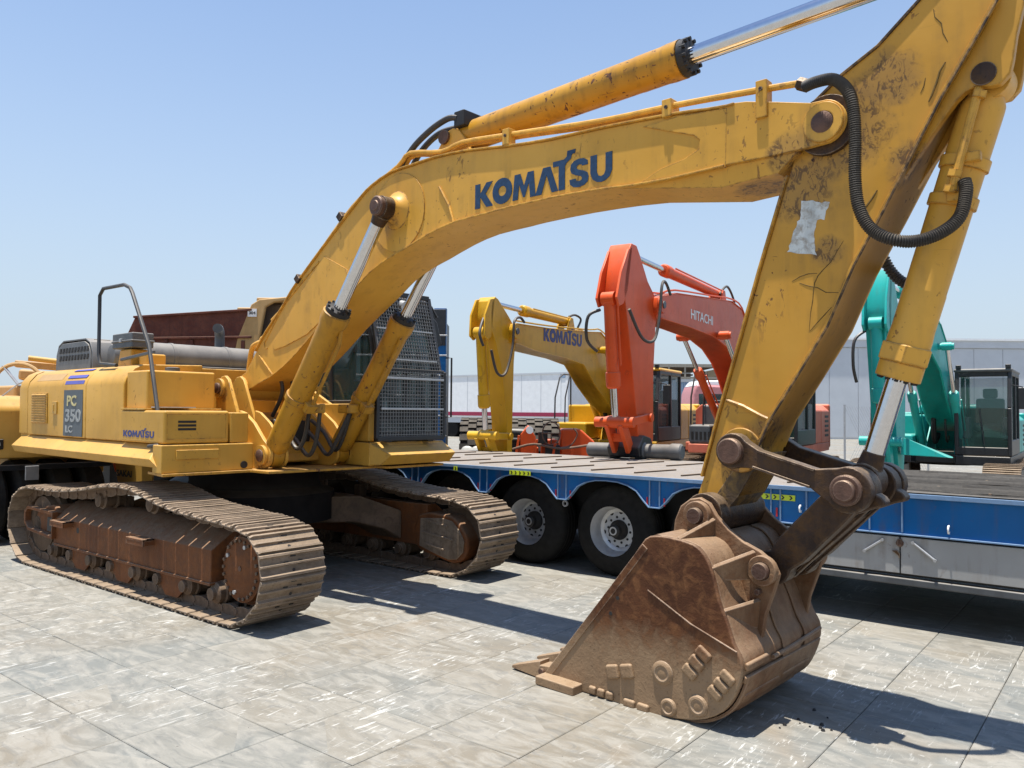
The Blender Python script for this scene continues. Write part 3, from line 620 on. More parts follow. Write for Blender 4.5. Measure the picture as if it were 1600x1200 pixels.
# ---- hydraulic cylinders
def hyd(name, p0, gl, p1, rb, rr, m, eye0=.1, eye1=.09, ew0=.12, ew1=.12, label=None, bolts=10, gcol=None, conical=True, eye1m=None, rz=UZ):
    p0, p1, gl = Vector(p0), Vector(p1), Vector(gl); d = (p1-p0).normalized(); L = (gl-p0).dot(d)
    prof = [(eye0*.6, rb*.8), (eye0*1.0, rb*.98), (eye0*1.25, rb), (L-.40, rb), (L-.39, rb*1.02), (L-.19, rb*1.02)]
    prof += [(L-.13, rb*1.16), (L-.045, rb*1.16), (L-.04, rb*1.08)] if conical else [(L-.14, rb*1.06), (L-.05, rb*1.06)]
    root = part(name, MB().lathe(p0, d, prof, 36), m, exc, .0, 35, rz, label=label)
    part('cylinder_eye', MB().ring(p0+Vector((0, -ew0/2, 0)), p0+Vector((0, ew0/2, 0)), eye0, eye0*.5, 32), m, root, .004)
    u = d.orthogonal().normalized(); w_ = d.cross(u)
    gm = MB().lathe(p0, d, [(L-.045, rb*1.02), (L, rb*1.02), (L+.012, rb*.8)], 32)
    for k in range(bolts):
        a = 2*pi*k/bolts; c = p0+d*L+(u*cos(a)+w_*sin(a))*rb*.92; gm.cyl(c-d*.02, c+d*.022, rb*.12, 6)
    part('gland', gm, gcol or M['dark'], root)
    part('rod', MB().cyl(p0+d*(L-.02), p1-d*eye1*.9, rr, 32), M['chrome'], root)
    em = MB().ring(p1+Vector((0, -ew1/2, 0)), p1+Vector((0, ew1/2, 0)), eye1, eye1*.5, 32); em.lathe(p1-d*(eye1*1.7), d, [(0, rr*1.05), (eye1*.9, rr*1.3)], 24)
    part('rod_eye', em, eye1m or m, root, .003)
    return root
cf, ch_, cg = T['bc_foot'], T['bc_head'], T['bc_gland']
for s in (-1, 1):
    r_ = hyd('boom_cylinder', (.965, s*.385, 1.285), (1.985, s*.385, 2.66), (HX, s*.39, HZ), .112, .058, M['yellow_cyl'], .12, .095, .12, .11, eye1m=M['link'])
    part('pin_head', MB().lathe((HX, s*.445, HZ), (0, s, 0), [(0,.085),(.04,.085),(.05,.075),(.052,.045),(.06,.04)], 28), M['pin'], r_)
    d = (Vector((HX,0,HZ))-Vector((.965,0,1.285))).normalized()
    c = Vector((.965, s*.385, 1.285))+d*.70
    part('clamp_band', MB().lathe(c-d*.03, d, [(0,.112),(.0,.128),(.06,.128),(.06,.112)], 28), M['yellow_cyl'], r_, .003)
    # hydraulic line along the barrel
    n_ = Vector((d.z, 0, -d.x))
    part('hydraulic_pipe', MB().tube([c+n_*.15-Vector((0,s*.06,0)), c+d*.1+n_*.15-Vector((0,s*.06,0)), c+d*.72+n_*.15-Vector((0,s*.05,0)), c+d*.86+n_*.11-Vector((0,s*.03,0))], .017, 8), M['yellow_cyl'], r_)
    cl = MB(); cl.obox(c+n_*.14-Vector((0,s*.05,0)), d, (0,1,0), n_, .09, .12, .09)
    for k in range(3): cl.cyl(c+n_*.15+Vector((0,-s*.10+k*s*.03,0))-d*.06, c+n_*.15+Vector((0,-s*.10+k*s*.03,0))+d*.03, .012, 6)
    part('pipe_joint', cl, M['yellow_cyl'], r_, .008)
acf, acg, acr = Vector(T['acyl_foot']), Vector(T['acyl_gland']), Vector(T['acyl_rod'])
hyd('arm_cylinder', acf, acg, acr, .122, .062, M['yellow_cyl'], .11, .10, .16, .16, bolts=12, conical=False)
for s in (-1, 1):
    up('cylinder_bracket', MB().prism(T['topbracket'], s*.095, s*.135), M['yellow'], .006, parent=boom)
    up('bracket_pin', MB().cyl((acf.x, s*.135, acf.z), (acf.x, s*.16, acf.z), .06, 24), M['pin'], .003, parent=boom)
r_ = hyd('bucket_cylinder', (bx-.03, 0, bz-.01), (T['bcyl_gland'][0]+.012, 0, T['bcyl_gland'][2]+.06), (6.43, 0, 1.36), .108, .055, M['yellow'], .11, .10, .16, .16, conical=False, eye1m=M['link'], gcol=M['yellow'])
d = (Vector((6.43,0,1.36))-Vector((bx-.03,0,bz-.01))).normalized(); c0 = Vector((bx-.03,0,bz-.01)); Lg = (Vector(T['bcyl_gland'])-c0).dot(d)
part('hex_nut_collar', MB().lathe(c0, d, [(Lg-.16,.132),(Lg-.155,.142),(Lg-.065,.142),(Lg-.06,.132)], 6), M['yellow'], r_, .004, 20)
part('end_collar', MB().lathe(c0, d, [(Lg-.06,.118),(Lg+.03,.118)], 36), M['yellow'], r_, .004)
mb = MB()
for k in range(12):
    u = d.orthogonal().normalized(); w_ = d.cross(u); a = 2*pi*k/12; c = c0+d*(Lg+.03)+(u*cos(a)+w_*sin(a))*.095; mb.cyl(c-d*.01, c+d*.014, .012, 6)
part('gland_bolts', mb, M['dark'], r_)
for q in (.42, .62):
    c = c0+d*q; part('clamp_band', MB().lathe(c-d*.03, d, [(0,.108),(.0,.122),(.06,.122),(.06,.108)], 28), M['yellow'], r_, .003)
    n_ = Vector((-d.z, 0, d.x)); 
    part('clamp_lug', MB().obox(c+Vector((.05,-.115,0)), (1,0,0), (0,1,0), (0,0,1), .10, .05, .05), M['yellow'], r_, .006)
part('hydraulic_pipe', MB().tube([c0+d*.06+Vector((-.01,-.13,0)), c0+d*.12+Vector((0,-.15,0)), c0+d*.56+Vector((.02,-.15,0)), c0+d*.60+Vector((.03,-.15,0))], .022, 10), M['yellow'], r_)
mb = MB()
for q, rr in ((.10,.034),(.50,.036),(.58,.034)):
    c = c0+d*q+Vector((.01,-.148,0)); mb.cyl(c-d*.015, c+d*.02, rr, 6)
part('pipe_nuts', mb, M['yellow'], r_)
# ---- steel pipe along the boom and its clamps
pp = smoothpath([(x, -.235, z) for x, z in T['pipe']], 3)
up('boom_pipe', MB().tube(pp, .020, 10), M['yellow'], parent=boom)
up('boom_pipe', MB().tube([(p.x, -.19, p.z-.01) for p in pp[9:]], .020, 8), M['yellow'], parent=boom)
up('pipe_nut', MB().cyl((6.15,-.235,3.632), (6.21,-.235,3.60), .038, 6), M['link'], .003, parent=boom)
for x, z, zl in ((5.945, 3.66, 3.47), (5.31, 3.71, 3.63), (3.92, 3.84, 3.75)):
    up('pipe_clamp', MB().box(x-.035, x+.035, -.262-.02, -.20, zl, z+.035), M['yellow'], .006, parent=boom)
    up('clamp_bolt', MB().cyl((x, -.282, z-.02), (x, -.292, z-.02), .013, 6), M['link'], parent=boom)
for x, z in ((1.84, 3.53), (1.16, 3.02)):
    up('pipe_clamp', MB().obox((x, -.22, z), (.75,0,.65), (0,1,0), (-.65,0,.75), .07, .13, .07), M['link'], .006, parent=boom)
# ---- hoses
def spiral(path, r, pitch=.012, amp=.0035):
    P = smoothpath(path, 14); out = [P[0]]; acc = 0
    L = [0]
    for a, b_ in zip(P[:-1], P[1:]): L.append(L[-1]+(b_-a).length)
    n = int(L[-1]/(pitch/2)); res = []; j = 0
    for i in range(n+1):
        s = L[-1]*i/n
        while j < len(L)-2 and L[j+1] < s: j += 1
        t = (s-L[j])/max(1e-6, L[j+1]-L[j]); res.append(P[j].lerp(P[j+1], t))
    return MB().tube(res, r, 12, rf=lambda i: r+(amp if i % 2 else -amp))
hp = [(x, -.30-.10*min(1, i/4), z) for i, (x, z) in enumerate(T['hose'])]+[(6.80,-.34,2.615),(6.90,-.27,2.66),(6.965,-.21,2.74),(6.985,-.17,2.87),(6.975,-.155,2.93)]
up('spiral_hose', spiral(hp, .030), M['hose'], parent=arm, smooth=60)
hp2 = [(6.40,.22,3.4),(6.42,.30,3.0),(6.42,.32,2.75),(6.50,.32,2.56),(6.64,.28,2.47),(6.76,.23,2.52),(6.83,.19,2.66),(6.85,.165,2.90)]
up('spiral_hose', spiral(hp2, .030, .02), M['hose'], parent=arm, smooth=60)
for s_, yy in ((0, -.07), (1, .03)):
    up('hydraulic_hose', MB().tube(smoothpath([(2.50,-.13+yy,3.66),(2.72,-.13+yy,3.95),(2.95,-.12+yy,4.09),(3.16,-.10+yy,4.16-.05*s_),(3.27,-.08+yy,4.15-.05*s_)], 6), .026, 10), M['hose'], parent=boom)
up('hose_block', MB().box(3.24, 3.36, -.17, .06, 4.07, 4.20), M['dark'], .01, parent=boom)
# ---- bucket linkage
def dogbone(p, q, rp, rq, wb, y0, y1):
    p, q = Vector(p), Vector(q); d = (q-p).normalized(); n = Vector((-d.y, d.x)); a = atan2(d.y, d.x)
    pts = [p+Vector((cos(a+radians(t)), sin(a+radians(t))))*rp for t in range(50, 311, 20)]
    pts += [p+d*rp*1.5-n*wb, q-d*rq*1.5-n*wb]
    pts += [q+Vector((cos(a+radians(t)), sin(a+radians(t))))*rq for t in range(-130, 131, 20)]
    pts += [q-d*rq*1.5+n*wb, p+d*rp*1.5+n*wb]
    return MB().prism([tuple(v) for v in pts], y0, y1)
LA = (lx, lz); LM = (T['link_mid'][0], T['link_mid'][2]); LB = (T['link_bkt'][0], T['link_bkt'][2]); BP = (px_, pz_)
for s in (-1, 1):
    ln = up('tipping_link', dogbone(LA, LM, .105, .125, .055, s*.25, s*.335), M['link'], .010)
    a, b_ = Vector(LA), Vector(LM); dd = (b_-a).normalized(); nn = Vector((-dd.y, dd.x))
    rib = MB()
    for q in (-.048, .048):
        p0 = a+dd*.15+nn*q; p1 = b_-dd*.19+nn*q; rib.bar((p0.x, s*.339, p0.y), (p1.x, s*.339, p1.y), .016, .014)
    up('link_rib', rib, M['link'], .003, parent=ln)
    pinhead('link_pin', LA[0], LA[1], s*.335, .078, .045, ln, s); pinhead('link_pin', LM[0], LM[1], s*.335, .085, .03, ln, s)
    pinhead('link_pin', LM[0], LM[1], s*.365, .058, .03, ln, s)
# wide bucket link
hl = MB(); p, q = Vector(LM), Vector(LB); d2 = (q-p).normalized(); n2 = Vector((-d2.y, d2.x))
for s in (-1, 1):
    c = dogbone(LM, LB, .118, .10, .095, s*.12, s*.24); hl.add(c.v, c.f)
a0 = p+d2*.14; a1 = q-d2*.10
poly = [a0+n2*.10, a1+n2*.085, a1-n2*.09, a0-n2*.10]
hl.prism([tuple(v) for v in poly], -.12, .12)
blink = up('bucket_link', hl, M['link'], .012)
for s in (-1, 1):
    hornp = [p+n2*.03-d2*.10, p+Vector((.10,-.01)), p+Vector((.145,-.035)), p+Vector((.165,-.062)), p+Vector((.155,-.085)), p+Vector((.10,-.10)), p+d2*.1+n2*.1]
    up('link_horn', MB().prism([tuple(v) for v in hornp], s*.13, s*.235), M['link'], .012, parent=blink)
e0, e1 = p+d2*.05+n2*.104, q+n2*.09
up('wear_strip', MB().bar((e0.x, -.10, e0.y), (e1.x, -.10, e1.y), .03, .02).bar((e0.x, .10, e0.y), (e1.x, .10, e1.y), .03, .02), M['link'], .004, parent=blink)
# ---- bucket
bs = T['bucket_side']; nB = len(bs)
lip = bs[6]; cut = bs[0]
shell_path = smoothpath(bs[6:]+[bs[0]], 3)
bucket = up('bucket', bwarp(MB().strip([tuple(v) for v in shell_path], -.63, .63, -.03)), M['bucket_back'], .006)
for s in (-1, 1):
    sp = [tuple(v) for v in smoothpath(bs, 2, True)]
    up('side_plate', bwarp(MB().prism(sp, s*.63, s*.662)), M['bucket'], .010, parent=bucket)
# front rim strips of the side plate
for s in (-1, 1):
    up('rim_strip', bwarp(MB().strip([(4.66,.062),(5.0,.485),(5.385,.965)], s*.655, s*.668, -.045)), M['bucket'], .004, parent=bucket)
# top torque tube and back wrapper bulges
up('top_roll', MB().cyl((5.47,-.63,.965), (5.47,.49,.965), .06, 20), M['bucket_back'], parent=bucket)
for s in (-1, 1):
    bearm = MB().prism(T['bucket_ear'], s*.305, s*.345)
    up('bucket_ear', bearm, M['bucket_back'], .010, parent=bucket)
    for (cx, cz) in (BP, LB):
        up('pin_boss', MB().ring((cx, s*.345, cz), (cx, s*.395, cz), .085, .05, 32), M['bucket_back'], .006, parent=bucket)
        pinhead('bucket_pin', cx, cz, s*.36, .05, .065, bucket, s)
    up('pin_stop', MB().cyl((LB[0]-.03, s*.345, LB[1]-.125), (LB[0]-.03, s*.385, LB[1]-.125), .018, 6), M['pin'], .0, parent=bucket)
    # braces between ear and side plate
    for (xa, za), (xb, zb) in (((5.60,1.0),(5.68,1.09)), ((5.80,.86),(5.93,.93)), ((5.88,.64),(5.96,.66))):
        ye = .64 if s < 0 else .48
        v = [(xa, s*ye, za-.05), (xa+.01, s*ye, za+.02), (xb, s*.345, zb+.02), (xb-.02, s*.345, zb-.14)]
        n_ = Vector((.009, 0, -.006)); vs = [Vector(q)+n_ for q in v]+[Vector(q)-n_ for q in v]
        up('ear_brace', MB().add(vs, [(0,1,2,3),(7,6,5,4),(0,4,5,1),(1,5,6,2),(2,6,7,3),(3,7,4,0)]), M['bucket_back'], .004, parent=bucket)
# heel wear straps across the back
for (x0, z0, bars) in ((6.005,.375,((-.635,-.36),)),(5.995,.305,((-.635,-.22),)),(5.965,.20,((-.60,-.15),(-.10,.30))),(5.89,.10,((-.5,.25),))):
    a = math.atan2(z0-.42, x0-5.6)
    for ya, yb in bars:
        up('wear_bar', MB().obox((x0+.010, (ya+yb)/2, z0), (cos(a),0,sin(a)), (0,1,0), (-sin(a),0,cos(a)), .026, yb-ya, .045), M['bucket_back'], .012, parent=bucket)
up('wear_bar', MB().tube([(6.02,-.30,.36),(6.025,0,.37),(6.02,.40,.385)], .013, 8), M['bucket_back'], parent=bucket)
hp_ = [tuple(v) for v in smoothpath([(6.008,.33),(5.985,.255),(5.93,.15),(5.845,.075),(5.72,.02),(5.5,-.012)], 3)]
up('heel_plate', bwarp(MB().strip(hp_, -.625, .655, .020)), M['bucket_back'], .006, parent=bucket)
# longitudinal back ribs
for yy in (-.02, .30):
    rp = [tuple(v) for v in shell_path[8:32]]
    up('back_rib', MB().strip(rp, yy-.13, yy+.13, .014), M['bucket_back'], .008, parent=bucket)
# chunky bolt-on wear blocks on the side plate
def shrink(poly, k):
    c = sum((Vector(p) for p in poly), Vector((0,0)))/len(poly); return [tuple(c+(Vector(p)-c)*k) for p in poly]
B1, B2, B3 = T['wear_blk1'], T['wear_blk2'], T['wear_blk3']
def chocky(q0, q1, w_, n):
    q0, q1 = Vector(q0), Vector(q1); d = (q1-q0); L = d.length; d.normalize(); nn = Vector((-d.y, d.x)); out = []
    for k in range(n):
        c = q0+d*(L*(k+.5)/n); out.append((c, d, nn, L/n*.86, w_))
    return out
blocks = chocky((5.13,.165),(5.33,.215),.085,2)+chocky((5.675,.262),(5.80,.435),.095,3)+chocky((5.83,.185),(5.94,.335),.09,3)
blocks += chocky((5.00,.035),(5.19,.03),.05,3)+chocky((5.25,.02),(5.44,.015),.05,2)
for c, d_, n_, l_, w_ in blocks:
    up('wear_block', MB().obox((c.x, -.666, c.y), (d_.x,0,d_.y), (0,1,0), (n_.x,0,n_.y), l_, .032, w_), M['bucket'], .015, parent=bucket)
for cx, cz, r in ((5.52,.245,.068),(5.56,.06,.052),(5.745,.115,.06)):
    up('wear_button', MB().lathe((cx,-.66,cz), (0,-1,0), [(0,r),(.006,r),(.016,r*.84),(.018,r*.66),(.012,r*.52),(.015,r*.3),(.016,r*.05)], 28), M['bucket'], parent=bucket)
up('weld_seam', MB().tube([(5.42,-.664,.70),(5.70,-.664,.555),(5.975,-.664,.455)], .005, 6), M['bucket'], parent=bucket)
for cx, cz in ((5.21,.62),(5.16,.52)):
    up('bolt_hole', MB().cyl((cx,-.655,cz),(cx,-.664,cz),.012,12), M['dark'], parent=bucket)
# cutting edge, adapters and teeth
up('cutting_edge', MB().prism([(4.62,.012),(4.62,.035),(4.95,.062),(4.95,.0)], -.655, .51), M['bucket'], .004, parent=bucket)
for k in range(5):
    y = -.60+.26*k
    ad = up('tooth_adapter', MB().prism([(4.56,.03),(4.60,.09),(4.72,.10),(4.80,.07),(4.80,.0),(4.60,.0)], y-.055, y+.055), M['bucket'], .008, parent=bucket)
    tt = MB().add([(4.60,y-.06,.005),(4.60,y+.06,.005),(4.60,y+.05,.115),(4.60,y-.05,.115),(4.34,y-.035,.012),(4.34,y+.035,.012),(4.34,y+.03,.03),(4.34,y-.03,.03)],
                  [(0,1,2,3),(7,6,5,4),(0,4,5,1),(1,5,6,2),(2,6,7,3),(3,7,4,0)])
    up('tooth', tt, M['bucket'], .006, parent=bucket)
    up('tooth_pin', MB().cyl((4.625,y-.075,.055),(4.625,y+.075,.055),.02,12), M['pin'], parent=bucket)
up('side_shoe', MB().obox((4.80,-.70,.028), (1,0,-.02), (0,1,0), (0,0,1), .30, .12, .055), M['bucket'], .008, parent=bucket)
up('side_shoe', MB().obox((4.80,.55,.028), (1,0,-.02), (0,1,0), (0,0,1), .30, .12, .055), M['bucket'], .008, parent=bucket)
# ---- upper body: counterweight, covers, tank
def prof_x(pts, x0, x1): return MB().prism(pts, x0, x1, 'x')
side = [(-1.40,1.41),(-1.405,1.965),(-1.385,2.03),(-1.305,2.13),(-1.22,2.17),(-.60,2.19),(-.60,1.41)]
sk = [(-1.37,1.405),(-1.50,1.275),(-1.46,1.20),(-1.35,1.185),(-1.2,1.185),(-1.2,1.405)]
skirt = MB()
n = len(sk)
vs = [(-3.0, y, z) for y, z in sk]+[(.62+(-y-1.2)*.0+(1.405-z)*1.0 if z < 1.3 else .62, y, z) for y, z in sk]
skirt.add(vs, [tuple(range(n)), tuple(range(2*n-1, n-1, -1))]+[(i, i+n, (i+1) % n+n, (i+1) % n) for i in range(n)])
up('side_skirt', skirt, M['yellow_body'], .008)
# counterweight with rounded back corner
def arc_pts(cx, cy, r, a0, a1, k): return [(cx+r*cos(radians(a0+(a1-a0)*i/k)), cy+r*sin(radians(a0+(a1-a0)*i/k))) for i in range(k+1)]
plan = [(-2.80,-1.40)]+arc_pts(-3.0,-1.05,.36,-90,-180,8)[0:]+[(-3.42,-.5),(-3.46,0),(-3.42,.5)]+arc_pts(-3.0,1.05,.36,180,90,8)+[(-2.80,1.40)]
cw = MB()
lv = [(1.20,.93),(1.30,.97),(1.42,.985),(1.42,.995),(1.96,.998),(2.04,.985),(2.13,.935),(2.17,.88)]
cx0 = -2.80; k = len(plan); vs = []
for z, s_ in lv: vs += [(cx0+(x-cx0)*s_, y*s_, z) for x, y in plan]
fs = [(i*k+j, i*k+j+1, (i+1)*k+j+1, (i+1)*k+j) for i in range(len(lv)-1) for j in range(k-1)]
fs += [tuple(range(k)), tuple(range((len(lv)-1)*k, len(lv)*k))]+[(i*k, (i+1)*k, (i+1)*k+k-1, i*k+k-1) for i in range(len(lv)-1)]
cw.add(vs, fs); cwt = up('counterweight', cw, M['yellow_body'], .012)
def cover(name, x0, x1, bev=.012): return up(name, prof_x(side, x0, x1), M['yellow_body'], bev)
door1 = cover('engine_side_door', -2.775, -1.005)
door2 = cover('pump_side_door', -.995, -.06)
far_side = [(-y, z) for y, z in side]
up('left_side_door', prof_x(far_side, -2.78, -.45), M['yellow_body'], .012)
up('engine_deck', MB().box(-2.78, -.3, -.59, .59, 1.3, 2.17), M['yellow_body'], .01)
# louvres and latch on the first door
lou = up('louvre_panel', MB().box(-2.62, -2.10, -1.413, -1.404, 1.55, 1.90), M['yellow_body'], .004, parent=door1)
for i in range(12):
    z = 1.568+i*.0285
    up('louvre_slat', MB().obox((-2.36,-1.416,z), (1,0,0), (0,.8,.6), (0,-.6,.8), .47, .020, .006), M['yellow_body'], parent=door1)
up('upper_decal', MB().add([(-2.55,-1.378,2.042),(-1.75,-1.378,2.042),(-1.75,-1.318,2.118),(-2.55,-1.318,2.118)], [(0,1,2,3)]), M['tan'], 0, 0, parent=door1)
up('door_latch', MB().box(-1.93,-1.80,-1.416,-1.404,1.66,1.80).box(-1.90,-1.87,-1.424,-1.41,1.69,1.77), M['yellow_dim'], .004, parent=door1)
# slate decal with PC 350 LC
up('slate_decal', MB().box(-1.60,-1.07,-1.4085,-1.4035,1.425,1.925), M['decal_grey'], 0, 0, parent=door1)
sl = Vector((0,.08,.10)).normalized()
for i in range(3):
    c = (Vector((-1.335,-1.389,2.005)), Vector((-1.335,-1.357,2.068)), Vector((-1.335,-1.29,2.140)))[i]
    sv = (Vector((0,.02,.065)).normalized(), sl, Vector((0,.085,.04)).normalized())[i]
    up('purple_stripe', MB().obox(c+Vector((1,0,0)).cross(sv)*.004, (1,0,0), sv, sv.cross(Vector((1,0,0))), .53, .040, .004), M['stripe_purple'], 0, 0, parent=door1)
place_text('PC', .155, (-1.51,-1.409,1.755), (1,0,0), (0,0,1), (0,-1,0), M['letter_yellow'], door1, .004, fit=.26)
place_text('350', .185, (-1.555,-1.409,1.585), (1,0,0), (0,0,1), (0,-1,0), M['letter_grey'], door1, .005, fit=.44)
place_text('LC', .105, (-1.54,-1.409,1.465), (1,0,0), (0,0,1), (0,-1,0), M['letter_grey'], door1, .003, fit=.20)
# storage box at the front right corner and tank behind it
box_ = up('storage_box', MB().box(-.055, .87, -1.43, -.80, 1.412, 1.715), M['yellow_body'], .022)
up('step_box', MB().box(-.055, .875, -.79, -.60, 1.412, 1.70), M['yellow_body'], .012)
up('box_lid_seam', MB().strip([(-1.40,1.46),(-1.40,1.68),(-.84,1.68),(-.84,1.46)], .868, .874, .006, closed=True, axis='x'), M['yellow_body'], .002, parent=box_)
for i in range(3):
    up('vent_slot', MB().box(.862, .873, -1.30, -1.13, 1.535+i*.034, 1.556+i*.034), M['dark'], 0, 0, parent=box_)
mb = MB(); logo(mb, (.02,-1.4305,1.462), (1,0,0), (0,0,1), .062, (0,-1,0), .0015); lw2 = max(v[0] for v in mb.v)-.02
mb.v = [(.02+(x-.02)*(.66/lw2), y, z) for x, y, z in mb.v]; up('lettering', mb, M['navy_faded'], 0, 0, parent=box_)
tank = up('fuel_tank', MB().box(-.055, .40, -1.38, -.70, 1.722, 2.095), M['yellow'], .02)
up('tank_step', MB().box(-.055, .46, -1.43, -.66, 1.717, 1.735), M['yellow_body'], .004)
up('filler_neck', MB().lathe((.1,-1.0,2.09),(0,0,1),[(0,.07),(.05,.07),(.055,.05)],20), M['grey'], parent=tank)
up('ledge_plate', MB().box(.45,.60,-1.36,-1.0,1.74,1.75), M['galv'], 0, 0)
# base frame
bf = up('base_frame', MB().box(-2.95, .76, -1.19, 1.19, 1.19, 1.40).box(.72, .90, -1.46, -.56, 1.15, 1.405), M['yellow_body'], .01)
up('frame_plate', MB().prism([(-1.4,-.9),(.3,-.95),(.5,-1.40),(.93,-1.46),(.95,-.62),(1.25,-.60),(1.32,.62),(1.45,.68),(1.45,1.46),(-1.4,1.40)], 1.125, 1.150, 'z'), M['yellow_arm'], .004)
up('step_plate', MB().box(.90,.915,-1.33,-.92,1.27,1.36), M['yellow_body'], .01)
up('tow_hole', MB().cyl((.90,-.66,1.20),(.912,-.66,1.20),.035,20), M['dark'])
# boom foot and cylinder brackets
for s in (-1, 1):
    for y0, y1 in ((.455,.495), (.285,.32)):
        up('foot_bracket', MB().prism([(-.10,1.2),(-.09,1.82)]+[(.0,1.93),(.08,2.03),(.13,2.07),(.20,2.08),(.27,2.04),(.33,1.93),(.56,1.52),(.62,1.2)], s*y0, s*y1), M['yellow'], .008)
        up('cylinder_bracket', MB().prism([(.5,1.72),(.60,1.70),(.78,1.60),(.96,1.44)]+disc_poly(.965,1.285,.13,50,-80,8)+[(.93,1.15),(.5,1.15)], s*(y0 if y0 > .4 else .285), s*(y1 if y0 > .4 else .318)), M['yellow'], .008)
    up('foot_boss', MB().ring((FX,s*.495,FZ),(FX,s*.53,FZ),.10,.055,28), M['yellow'], .004)
    up('foot_pin', MB().lathe((FX,s*.50,FZ),(0,s,0),[(0,.055),(.05,.055),(.06,.04)],20), M['pin'])
    up('pin_boss', MB().ring((.965,s*.495,1.285),(.965,s*.53,1.285),.10,.06,28), M['yellow'], .004)
    up('foot_pin', MB().lathe((.965,s*.50,1.285),(0,s,0),[(0,.06),(.04,.06),(.05,.045)],20), M['pin'])
up('boom_foot_tube', MB().cyl((FX,-.285,FZ),(FX,.285,FZ),.125,36), M['yellow'])
up('centre_frame', MB().prism([(-.5,1.2),(-.5,1.60),(.15,1.70),(.45,1.62),(.70,1.40),(.80,1.2)], -.28, .28), M['yellow'], .02)
up('hydraulic_block', MB().box(.45,.80,-.16,.16,1.40,1.62), M['dark'], .02)
up('frame_wall', MB().box(-.9,.35,.60,.66,1.3,2.0).box(-.9,-.3,-.60,-.50,1.3,1.95), M['yellow_body'], .01)
sw = up('swivel_ring', MB().ring((.70,-.02,1.50),(.70,.02,1.50),.10,.06,24), M['dark'], 0)
hs = [[(.72,-.22,1.62),(.95,-.24,1.52),(1.12,-.22,1.35),(1.22,-.20,1.45),(1.33,-.22,1.74)],
      [(.72,-.12,1.58),(.98,-.13,1.42),(1.17,-.12,1.28),(1.30,-.12,1.42),(1.42,-.16,1.74)],
      [(.72,.10,1.58),(.95,.12,1.42),(1.14,.13,1.28),(1.28,.14,1.42),(1.42,.22,1.76)],
      [(.72,.22,1.62),(.92,.24,1.50),(1.10,.25,1.32),(1.22,.26,1.45),(1.34,.27,1.74)],
      [(.40,-.05,1.66),(.6,-.06,1.95),(.45,-.1,2.25),(.36,-.12,2.40)], [(.40,.08,1.66),(.6,.06,1.98),(.47,.02,2.25),(.37,-.02,2.42)]]
for h in hs: up('hydraulic_hose', MB().tube(smoothpath(h, 6), .021, 8), M['hose'])
for s in (-1, 1):
    up('hose_manifold', MB().box(1.30,1.47,s*.20-.07,s*.20+.07,1.70,1.79), M['yellow_cyl'], .012)
up('guard_rail', MB().tube(smoothpath([(-.55,.33,2.18),(-.50,.33,2.50),(-.40,.33,2.58),(-.1,.33,2.62),(.15,.33,2.60)],5), .03, 10), M['yellow'])
up('guard_rail', MB().tube(smoothpath([(-.35,.1,2.18),(-.30,.1,2.40),(-.2,.1,2.47),(.05,.1,2.50)],5), .03, 10), M['yellow'])
# engine hood, intake drum, elbow, work lamp, handrails
hood = up('engine_hood', MB().strip([(-1.62,2.17),(-1.63,2.36),(-1.70,2.47),(-1.82,2.515),(-2.5,2.52),(-2.64,2.47),(-2.70,2.36),(-2.71,2.17)], -1.12, 1.02, -.02), M['hood'], .006)
up('hood_end', MB().prism([(-1.64,2.17),(-1.65,2.36),(-1.72,2.46),(-1.83,2.50),(-2.5,2.50),(-2.63,2.45),(-2.69,2.35),(-2.69,2.17)], -1.13, -1.10), M['hood'], .008, parent=hood)
sl_ = MB()
for r_i, (z0, z1) in enumerate(((2.38,2.44),(2.29,2.35))):
    for i in range(10):
        x = -2.58+i*.092; up('hood_slot', MB().prism([(x,z0),(x+.05,z0),(x+.07,z1),(x+.02,z1)], -1.136, -1.131), M['dark'], 0, 0, parent=hood)
for i in range(10):
    x = -2.50+i*.075; up('hood_slot', MB().box(x, x+.042, -1.04, -.86, 2.521, 2.526), M['dark'], 0, 0, parent=hood)

drum = up('intake_drum', MB().lathe((-1.42,-1.0,2.335),(0,1,0),[(0,.05),(.01,.11),(.06,.155),(.14,.17),(.66,.17),(.665,.177),(.70,.177),(.705,.17),(1.35,.17),(1.355,.177),(1.40,.177),(1.405,.17),(2.0,.165)],36), M['hood'])
up('drum_cradle', MB().box(-1.62,-1.22,-.95,1.0,2.14,2.24), M['hood'], .01)
up('exhaust_elbow', MB().tube(smoothpath([(-2.0,.62,2.50),(-2.0,.62,2.66),(-1.97,.60,2.74),(-1.90,.55,2.78),(-1.80,.48,2.78)],6), .062, 16), M['grey'])
lp = up('pedestal', MB().prism([(-.98,2.16),(-.62,2.16),(-.64,2.36),(-.92,2.36)], -1.10, -.92), M['yellow'], .015)
up('lamp_box', MB().box(-1.05,-.55,-1.13,-.90,2.37,2.53).box(-1.06,-.54,-1.14,-.89,2.43,2.455), M['grey'], .02)
up('lamp_catch', MB().box(-.82,-.78,-1.155,-1.13,2.43,2.47), M['galv'], .004)
up('filter_bowl', MB().box(-.58,-.36,-1.05,-.85,2.17,2.30), M['yellow'], .02)
up('latch_arm', MB().bar((-.68,-1.18,2.24),(-.05,-1.12,2.30),.03,.03), M['grey'], .004)
rl = [(.60,-1.44,1.385),(.76,-1.42,1.40),(.77,-1.40,1.43),(.33,-1.34,2.33),(-.16,-1.30,2.88),(-.22,-1.30,2.94),(-.36,-1.30,2.985),(-.88,-1.30,2.995),(-.97,-1.30,2.93),(-.96,-1.30,2.30),(-.90,-1.30,2.20),(-.50,-1.30,2.17)]
